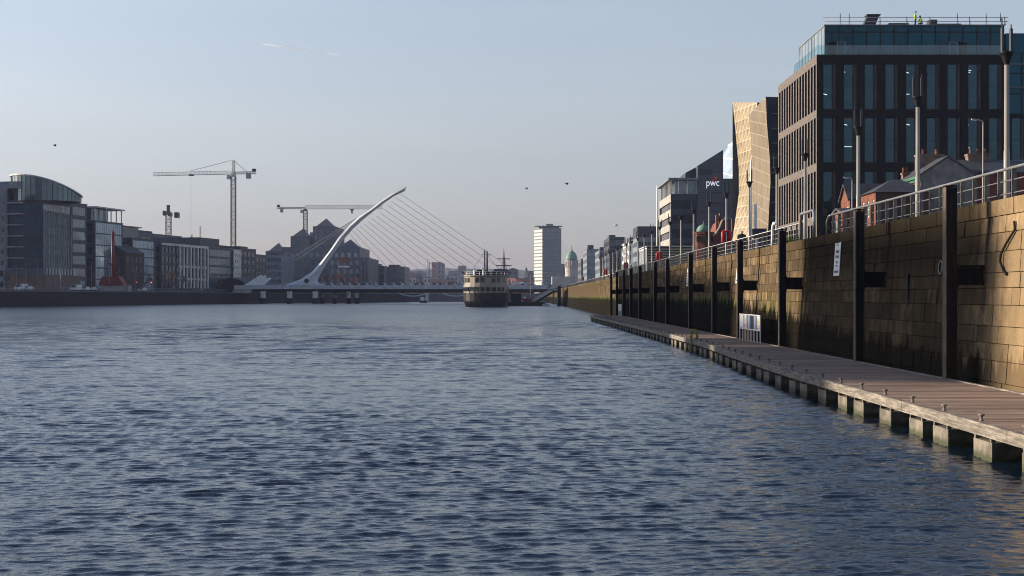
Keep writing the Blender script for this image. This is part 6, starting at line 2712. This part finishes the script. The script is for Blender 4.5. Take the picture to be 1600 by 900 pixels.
def crane(label, px, Y, ybase, yjib, yapex, xl, xr, mat, cw_px, hook=None, jib_h=1.6, mast_w=2.2):
    X = xat(px, Y)
    s_ = Y / F
    t = thing('tower_crane', label, 'tower crane', (X, Y, ZL))
    zj = zat(yjib, Y)
    m_ = MB()
    lattice(m_, (X, Y, ZL), (X, Y, zj - 1.4), mast_w, mast_w, 30, .2, up=(0, 1, 0))
    m_.build('mast', M_crane_mast, t)
    m_ = MB()
    m_.lathe(X, Y, [(1.6, zj - 1.4), (1.6, zj - .9), (1.2, zj - .8), (1.2, zj - .1)], 10)
    m_.build('slewing_ring', mat, t)
    m_ = MB()
    m_.box(X - 2.9, X - 1.3, Y - 1.6, Y - .2, zj - 2.6, zj - .6)
    m_.build('cab', M_frame_pale, t)
    far, near_ = (xl, xr) if abs(xl - px) > abs(xr - px) else (xr, xl)
    m_ = MB()
    lattice(m_, (X, Y, zj + jib_h / 2), (xat(far, Y), Y, zj + jib_h / 2 - (0 if yapex is None else .9)), 1.3, jib_h, 40, .10, tri=True)
    m_.build('jib', mat, t)
    m_ = MB()
    lattice(m_, (X, Y, zj + .5), (xat(near_, Y), Y, zj + .7), 1.5, 1.0, 12, .13)
    m_.build('counter_jib', mat, t)
    m_ = MB()
    a, c_ = sorted((xat(cw_px[0], Y), xat(cw_px[1], Y)))
    m_.box(a, c_, Y - .9, Y + .9, zj - 2.2, zj + .6)
    m_.build('counterweight', M_concrete, t)
    m_ = MB()
    a, c_ = sorted((xat(near_, Y), xat(near_, Y) + (1.8 if near_ < px else -1.8)))
    m_.box(a, c_, Y - .8, Y + .8, zj + 1.2, zj + 2.6)
    m_.build('winch_house', M_darkgrey, t)
    if yapex:
        za = zat(yapex, Y)
        m_ = MB()
        lattice(m_, (X, Y, zj), (X, Y, za), 1.3, 1.3, 6, .14, up=(0, 1, 0))
        m_.build('tower_head', mat, t)
        m_ = MB()
        m_.tube([(X, Y, za), (X + (xat(far, Y) - X) * .53, Y, zj + jib_h)], .1, 4)
        m_.tube([(X, Y, za), (X + (xat(near_, Y) - X) * .6, Y, zj + 1.1)], .1, 4)
        m_.build('tie_bar', M_crane_grey, t)
    if hook:
        hx, hy = hook
        m_ = MB()
        m_.box(xat(hx, Y) - 1.2, xat(hx, Y) + 1.2, Y - .6, Y + .6, zj - .9, zj - .1)
        m_.build('trolley', M_darkgrey, t)
        m_ = MB()
        for q in (-.25, .25):
            m_.tube([(xat(hx, Y) + q, Y, zj - .9), (xat(hx, Y) + q, Y, zat(hy, Y))], .035, 4)
        m_.build('hoist_rope', M_frame_dark, t)
        m_ = MB()
        m_.box(xat(hx, Y) - .5, xat(hx, Y) + .5, Y - .4, Y + .4, zat(hy, Y) - 1.8, zat(hy, Y))
        m_.build('hook_block', M_darkgrey, t)
    return t


crane('tall pale green tower crane with a long level jib over the left bank', 364.5, 700, 382, 272, 250, 239, 400, M_crane_pale, (385, 392), (299, 370))
crane('flat topped tower crane behind the curved bridge pylon', 477, 900, 350, 326.5, None, 433, 598, M_crane_grey, (438, 442.5), (550, 329), jib_h=2.4, mast_w=2.4)
# crane seen end-on
Y = 720.
X = xat(263, Y)
t = thing('tower_crane', 'short tower crane seen end-on above the grey office roof', 'tower crane', (X, Y, ZL))
zj = zat(337, Y)
m_ = MB()
lattice(m_, (X, Y, ZL), (X, Y, zj), 2.5, 2.5, 22, .17, up=(0, 1, 0))
m_.build('mast', M_crane_grey, t)
m_ = MB()
vd = Vector((X, Y, 0)).normalized()
lattice(m_, Vector((X, Y, zj + 1.8)) + vd * 4, Vector((X, Y, zj + 1.8)) - vd * 45, 1.4, 1.5, 30, .13)
m_.build('jib', M_crane_grey, t)
m_ = MB()
m_.box(X - 2.4, X - .9, Y - 2, Y, zj, zj + 2.4)
m_.box(X + 1, X + 2.9, Y + 8, Y + 12, zj - .5, zj + 2.2)
m_.box(X - 2.4, X - .8, Y + 8, Y + 12, zj + .2, zj + 2.2)
m_.build('counterweight', M_darkgrey, t)
m_ = MB()
lattice(m_, (X, Y, zj + 1.6), Vector((X, Y, zj + 1.6)) + vd * 14, 2.2, .9, 6, .14)
m_.build('counter_jib', M_crane_grey, t)
# two thin aerials on the roofs
for px, Y, y0, lb in ((313, 680, 353, 'thin roof aerial between the cranes'), (299.5, 690, 366, 'short thin roof aerial left of the thin mast')):
    m_ = MB()
    X = xat(px, Y)
    lattice(m_, (X, Y, ZL), (X, Y, zat(y0, Y)), .5, .5, 30, .06, up=(0, 1, 0))
    tag(m_.build('roof_aerial', M_crane_grey), lb, 'aerial')

# ---------------------------------------------------------------- the pyramid-roofed complex beyond the bridge
Y = 760.
PY = thing('pyramid_roofed_complex', 'brown brick and glass office complex with four pyramid roofs behind the bridge', 'office building', (xat(500, Y), Y, ZL))
M_pyr = pm('brown_stone_cladding', (.085, .098, .115), .7, var=.15, streak=.3)
M_pyr_roof = pm('bronze_roof', (.05, .06, .075), .45, var=.15)


def pbox(px0, px1, yt, dep, dy_=0., mat=M_pyr, cols=0, rows_=0, gl_=G_grey, name='wall'):
    Yq = Y + dy_
    fc = Face((xat(px0, Yq), Yq, 0), (1, 0))
    W = xat(px1, Yq) - xat(px0, Yq)
    zt_ = zat(yt, Yq)
    m_ = MB()
    ops = [(u0, u1, v0 + ZL, v1 + ZL) for (u0, u1, v0, v1) in grid_ops(W, 0, zt_ - ZL, cols, rows_, .6, .6, .5, .6)] if cols else []
    wall_open(m_, fc, W, zt_, ops, .3, 0, v0=ZL)
    x0, x1 = xat(px0, Yq), xat(px1, Yq)
    m_.quad((x0, Yq, zt_), (x1, Yq, zt_), (x1, Yq + dep, zt_), (x0, Yq + dep, zt_))
    m_.quad((x0, Yq + dep, ZL), (x0, Yq, ZL), (x0, Yq, zt_), (x0, Yq + dep, zt_))
    m_.quad((x1, Yq, ZL), (x1, Yq + dep, ZL), (x1, Yq + dep, zt_), (x1, Yq, zt_))
    m_.build(name, mat, PY)
    for o in ops:
        put_window_w(PY, fc, o, gl_, M_frame_dark, 2, 1, .28, .08)


def pyr(px0, px1, ye, px_, yp, dy_, dep):
    Yq = Y + dy_
    m_ = MB()
    x0, x1, ze, zp = xat(px0, Yq), xat(px1, Yq), zat(ye, Yq), zat(yp, Yq)
    ap = (xat(px_, Yq), Yq + dep / 2, zp)
    P_ = [(x0, Yq, ze + .01), (x1, Yq, ze + .01), (x1, Yq + dep, ze + .01), (x0, Yq + dep, ze + .01)]
    for k in range(4):
        m_.quad(P_[k], P_[(k + 1) % 4], ap)
    m_.quad(*reversed(P_))
    m_.build('pyramid_roof', M_pyr_roof, PY)


pbox(415, 574, 402, 60, 0, cols=16, rows_=4)
pbox(440, 562, 386, 50, 8, M_midgrey, 12, 2, G_pale)
pbox(415, 444, 392, 40, 12)
pbox(454, 484, 369, 40, 16, cols=4, rows_=9)
pbox(484, 494, 363, 30, 22, G_grey)
pbox(489, 524, 353.5, 40, 18, cols=5, rows_=10)
pbox(529, 562, 386, 40, 14, cols=4, rows_=6)
pyr(420, 441, 392, 432.5, 378.5, 12.1, 14)
pyr(457, 481, 369, 471.5, 355.5, 16.1, 14)
pyr(494, 520, 353.5, 507, 340, 18.1, 16)
pyr(530, 560, 386, 545, 373, 14.1, 16)
for a, c_, yt in ((563, 566, 408), (569, 571, 410), (573, 576, 404)):
    m_ = MB()
    p0, p1 = at(a, 440, Y - 4), at(c_, yt, Y - 4)
    m_.box(p0.x, p1.x, Y - 4, Y - 2, ZL, p1.z)
    m_.build('pier', M_midgrey, PY)
m_ = MB()
p0, p1 = at(530, 410, Y - 1), at(546, 402, Y - 1)
m_.box(p0.x, p1.x, Y - 1.2, Y - .3, p0.z, p1.z)
m_.build('terracotta_panel', M_darkred, PY)
m_ = MB()
p0, p1 = at(528, 418, Y - .5), at(546, 415, Y - .5)
m_.box(p0.x, p1.x, Y - .6, Y - .01, p0.z, p1.z)
m_.build('fascia_sign', M_offwhite, PY)
# neighbours of the complex
for lb, a, c_, yt, Yq, wm, cols, rws, gl_ in (('pale framed glass office left of the pyramid roofs', 416, 440, 399, 700, M_grey, 4, 5, G_grey),
                                             ('low dark glass office block right of the pyramid roofs', 577, 600, 416, 820, M_darkgrey, 4, 4, G_dark),
                                             ('wide dark glass office with a grey top band left of mid bridge', 600, 632, 417, 850, M_midgrey, 5, 4, G_grey)):
    X0 = xat(a, Yq)
    block('office_block', lb, (X0, Yq, ZL), 0, xat(c_, Yq) - X0, 40, ZL, zat(yt, Yq), 'R', wm, (cols, rws, .9, .6, gl_, 2, 1), None, glass=gl_, plant=((.2, .7, .1, .4, 1.4),))

# ---------------------------------------------------------------- far city on the ridge
M_far1 = pm('far_brick', (.28, .15, .12), .9)
M_far2 = pm('far_stone_wall', (.30, .28, .26), .9)
M_far3 = pm('far_slate', (.12, .13, .14), .8)
m_ = MB()
rr_ = random.Random(3)
Yh = 3000.
pts = []
for k in range(40):
    px = 520 + k * 12
    yt = 425 - 5.5 * math.sin((px - 560) / 300 * math.pi) + rr_.uniform(-.8, .8)
    pts.append((px, yt))
for (a, ya), (c_, yc) in zip(pts, pts[1:]):
    A_, B_ = at(a, ya, Yh), at(c_, yc, Yh)
    m_.quad((A_.x, Yh - 900, ZL), (B_.x, Yh - 900, ZL), B_, A_)
    m_.quad(A_, B_, (B_.x, Yh + 1500, ZL), (A_.x, Yh + 1500, ZL))
struct(m_.build('hills', pm('far_hill', (.06, .07, .06), .9, var=.3, scale=.01)))

far = [  # (label, px0, px1, y top, distance, wall, roof pitch px, kind)
    ('tall grey far hotel block with a shallow gable roof', 679, 694, 412, 1650, M_far3, 3.5),
    ('pink brick chimney tower left of the far hotel block', 674.5, 681, 410.5, 1500, M_far1, 0),
    ('far dark block on the skyline with a flat overhanging top', 716, 728, 415.5, 1900, M_far3, 0),
    ('far long hall with a green copper roof below the skyline', 696, 717, 431, 1300, M_far2, 2.5),
    ('far row of pink brick houses behind the bridge deck', 672, 712, 437, 1200, M_far1, 0),
    ('far red brick terrace left of the brick chimney tower', 639, 650, 428, 1400, M_far1, 2),
    ('far gabled grey hall behind the middle of the bridge', 650, 660, 430, 1250, M_far3, 4),
    ('far pale grey low block behind the bridge', 632, 674, 434, 1350, M_far2, 0),
    ('far cream block beside the ship mast', 730, 737, 423.5, 1500, M_offwhite, 0),
    ('far low dark block left of the ship roof', 733, 752, 428, 1300, M_far3, 0),
    ('far dark shed roof right of the ship', 793, 810, 421.5, 1100, M_far3, 3),
    ('far grey block left of the slab tower', 824, 833, 424, 1300, M_far3, 0),
    ('far brown terrace behind the ship masts', 786, 835, 436, 1000, M_far1, 0),
    ('far cream house beside the tall ship', 792, 806, 434, 960, M_offwhite, 2),
    ('far orange lit house beneath the church tower', 806.5, 813, 436, 950, M_orange, 2),
    ('far dark block between the slab tower and the dome', 877, 890, 413, 1200, M_far3, 0),
    ('far long grey roof line left of the ship', 700, 732, 424, 2200, M_far3, 2),
    ('far low roofs behind the middle stay cables', 636, 672, 424.5, 2400, M_far3, 1.5),
]
for lb, a, c_, yt, Yq, wm, pitch in far:
    X0, X1, zt_ = xat(a, Yq), xat(c_, Yq), zat(yt, Yq)
    t = thing('far_building', lb, 'building', (X0, Yq, ZL))
    m_ = MB()
    fc = Face((X0, Yq, 0), (1, 0))
    W = X1 - X0
    nc = max(2, min(8, int(W / 3.2)))
    nr = max(1, min(6, int((zt_ - ZL) / 4)))
    ops = [(u0, u1, v0 + ZL, v1 + ZL) for (u0, u1, v0, v1) in grid_ops(W, 0, zt_ - ZL, nc, nr, .5, .5, .4, .5)]
    wall_open(m_, fc, W, zt_, ops, .25, v0=ZL)
    m_.quad((X0, Yq + 15, ZL), (X0, Yq, ZL), (X0, Yq, zt_), (X0, Yq + 15, zt_))
    m_.quad((X1, Yq, ZL), (X1, Yq + 15, ZL), (X1, Yq + 15, zt_), (X1, Yq, zt_))
    m_.build('wall', wm, t)
    for o in ops:
        put_window_w(t, fc, o, G_dark, M_frame_pale, 1, 1, .23, .12)
    m_ = MB()
    if pitch:
        zp = zt_ + pitch * Yq / F
        m_.prism([(X0 - .3, Yq - .3, zt_ + .01), (X1 + .3, Yq - .3, zt_ + .01), ((X0 + X1) / 2, Yq - .3, zp)], (0, 16, 0))
    else:
        m_.box(X0 - .2, X1 + .2, Yq - .2, Yq + 15.2, zt_ + .01, zt_ + .5)
    m_.build('roof', M_copper if 'copper' in lb else M_far3, t)
# church tower and two thin chimneys on the skyline
Y = 1250.
t = thing('church_tower', 'small stone church tower with a domed cap left of the slab tower', 'church', (xat(822, Y), Y, ZL))
m_ = MB()
m_.box(xat(819.5, Y), xat(824.5, Y), Y, Y + 3, ZL, zat(424, Y))
m_.build('tower', M_far2, t)
m_ = MB()
zz_ = zat(424, Y)
m_.lathe(xat(822, Y), Y + 1.5, [(1.3, zz_ + .01), (1.3, zz_ + 1.6), (1., zz_ + 2.6), (.4, zz_ + 3.4), (.05, zz_ + 4.2)], 10)
m_.build('cap', M_far3, t)
for px, y0, lb in ((668.5, 404.5, 'thin far chimney left of the brick tower'), (670.8, 410, 'shorter thin far chimney beside the brick tower')):
    m_ = MB()
    X = xat(px, 2100)
    m_.tube([(X, 2100, ZL), (X, 2100, zat(y0, 2100))], [1.0, .6], 8)
    tag(m_.build('far_chimney', M_far3), lb, 'chimney')
for px, Y, yt, lb in ((662, 960, 436, 'dark far tree behind the middle of the bridge'), (720, 980, 438, 'dark far tree left of the ship'), (640, 970, 437, 'dark far tree right of the dark glass office')):
    bare_tree((xat(px, Y), Y, ZL), zat(yt, Y) - ZL + 2, int(px), lb, M_twig)

# ---------------------------------------------------------------- gulls
for px, py, Y, sp, mt, lb, a in ((886, 288, 160, .24, M_navycloth, 'small dark bird high above the river right of the pylon', .5), (823, 295.5, 170, .22, M_navycloth, 'small dark bird in the sky right of the bridge stays', 1.),
                                 (962.5, 353, 150, .42, M_white, 'white gull in flight above the right bank roofs', .3), (86, 228, 170, .26, M_navycloth, 'small dark bird above the left bank offices', .8)):
    m_ = MB()
    c0 = at(px, py, Y)
    m_.v = []
    L_ = sp * .55
    d = Vector((math.cos(a), math.sin(a), 0))
    s = Vector((-d.y, d.x, 0))
    m_.tube([c0 - d * L_, c0 - d * L_ * .5, c0, c0 + d * L_ * .6, c0 + d * L_ * .8, c0 + d * L_], [.01, .03, .04, .03, .03, .01], 8)
    for q in (-1, 1):
        w0, w1, w2 = c0 + s * q * .05, c0 + s * q * sp * .5 + Vector((0, 0, .16)), c0 + s * q * sp - d * .15 + Vector((0, 0, .06))
        m_.prism([w0 + d * .12, w0 - d * .12, w1 - d * .09, w2, w1 + d * .1], (0, 0, .02))
    tag(m_.build('bird', mt), lb, 'bird')

# vapour trail high in the sky, outside the haze
m_ = MB()
p0, p1 = at(412, 69, 16000), at(528, 85.5, 16000)
m_.tube([p0, p0.lerp(p1, .3), p0.lerp(p1, .75), p1], [6, 12, 11, 3], 8)
M_tr, nt, b, out = new_mat('vapour')
tr = N(nt, 'ShaderNodeBsdfTransparent')
df = N(nt, 'ShaderNodeBsdfTranslucent')
df.inputs[0].default_value = (.8, .8, .82, 1)
mx = N(nt, 'ShaderNodeMixShader')
mx.inputs[0].default_value = .26
nt.links.new(tr.outputs[0], mx.inputs[1])
nt.links.new(df.outputs[0], mx.inputs[2])
nt.links.new(mx.outputs[0], out.inputs['Surface'])
struct(m_.build('vapour_trail', M_tr, smooth=True), 'stuff')

# ---------------------------------------------------------------- haze
hz = MB()
hz.box(-4400, 5400, -260, 6700, -2, 92)
M_haze = bpy.data.materials.new('haze_air')
M_haze.use_nodes = True
nt = M_haze.node_tree
for n_ in list(nt.nodes):
    nt.nodes.remove(n_)
out = nt.nodes.new('ShaderNodeOutputMaterial')
pv_ = nt.nodes.new('ShaderNodeVolumePrincipled')
pv_.inputs['Color'].default_value = (.40, .45, .66, 1)
pv_.inputs['Density'].default_value = .00012
pv_.inputs['Anisotropy'].default_value = .2
nt.links.new(pv_.outputs[0], out.inputs['Volume'])
struct(hz.build('haze', M_haze), 'stuff')

# ---------------------------------------------------------------- sky and sun
SUN_EL, SUN_AHEAD = 13., 12.
sd = Vector((-math.cos(R(SUN_AHEAD)) * math.cos(R(SUN_EL)), math.sin(R(SUN_AHEAD)) * math.cos(R(SUN_EL)), math.sin(R(SUN_EL))))   # towards the sun
w = bpy.data.worlds.new('World')
scene.world = w
w.use_nodes = True
nt = w.node_tree
bg = nt.nodes['Background']
sky = nt.nodes.new('ShaderNodeTexSky')
sky.sky_type = 'NISHITA'
sky.sun_disc = False
sky.sun_elevation = R(SUN_EL)
sky.sun_rotation = math.atan2(sd.x, sd.y)
sky.air_density = 1.0
sky.dust_density = .7
sky.ozone_density = 2.0
hsv = nt.nodes.new('ShaderNodeHueSaturation')
hsv.inputs['Saturation'].default_value = .72
nt.links.new(sky.outputs[0], hsv.inputs['Color'])
tc_ = nt.nodes.new('ShaderNodeTexCoord')
sp_ = nt.nodes.new('ShaderNodeSeparateXYZ')
nt.links.new(tc_.outputs['Generated'], sp_.inputs[0])
cr_ = nt.nodes.new('ShaderNodeValToRGB')
els = cr_.color_ramp.elements
els[0].position, els[0].color = 0., (.58, .545, .66, 1)
els[1].position, els[1].color = .198, (.968, .89, .87, 1)
for p_, c_ in ((.051, (.622, .582, .685, 1)), (.118, (.862, .762, .77, 1)), (.55, (.72, .80, .96, 1))):
    e_ = els.new(p_)
    e_.color = c_
nt.links.new(sp_.outputs[2], cr_.inputs[0])
nz_ = noise(nt, tc_.outputs['Generated'], 3., 5, .55, stretch=(1, 1, 9))
low = mixc(nt, 1., cr_.outputs[0], mixc(nt, ramp(nt, nz_, .35, .7), (.965, .97, .985), (1., 1., 1.)), 'MULTIPLY')
nt.links.new(mixc(nt, 1., hsv.outputs[0], low, 'MULTIPLY'), bg.inputs['Color'])
bg.inputs['Strength'].default_value = .106
sl = bpy.data.lights.new('sun', 'SUN')
sl.energy = 5.0
sl.angle = R(.53)
sl.color = (1, .84, .65)
so = bpy.data.objects.new('sun', sl)
COL.objects.link(so)
so.rotation_euler = (-sd).to_track_quat('-Z', 'Y').to_euler()
so.location = (-60, 20, 90)

scene.render.engine = 'CYCLES'
scene.cycles.use_denoising = True
scene.cycles.filter_width = 1.0
scene.cycles.max_bounces = 6
scene.cycles.transparent_max_bounces = 8
scene.cycles.volume_bounces = 1
scene.cycles.sample_clamp_indirect = 4
scene.cycles.caustics_reflective = False
scene.cycles.caustics_refractive = False
vs_ = scene.view_settings
vs_.view_transform = 'Standard'
vs_.look = 'None'
vs_.exposure = 1.03
vs_.gamma = 1
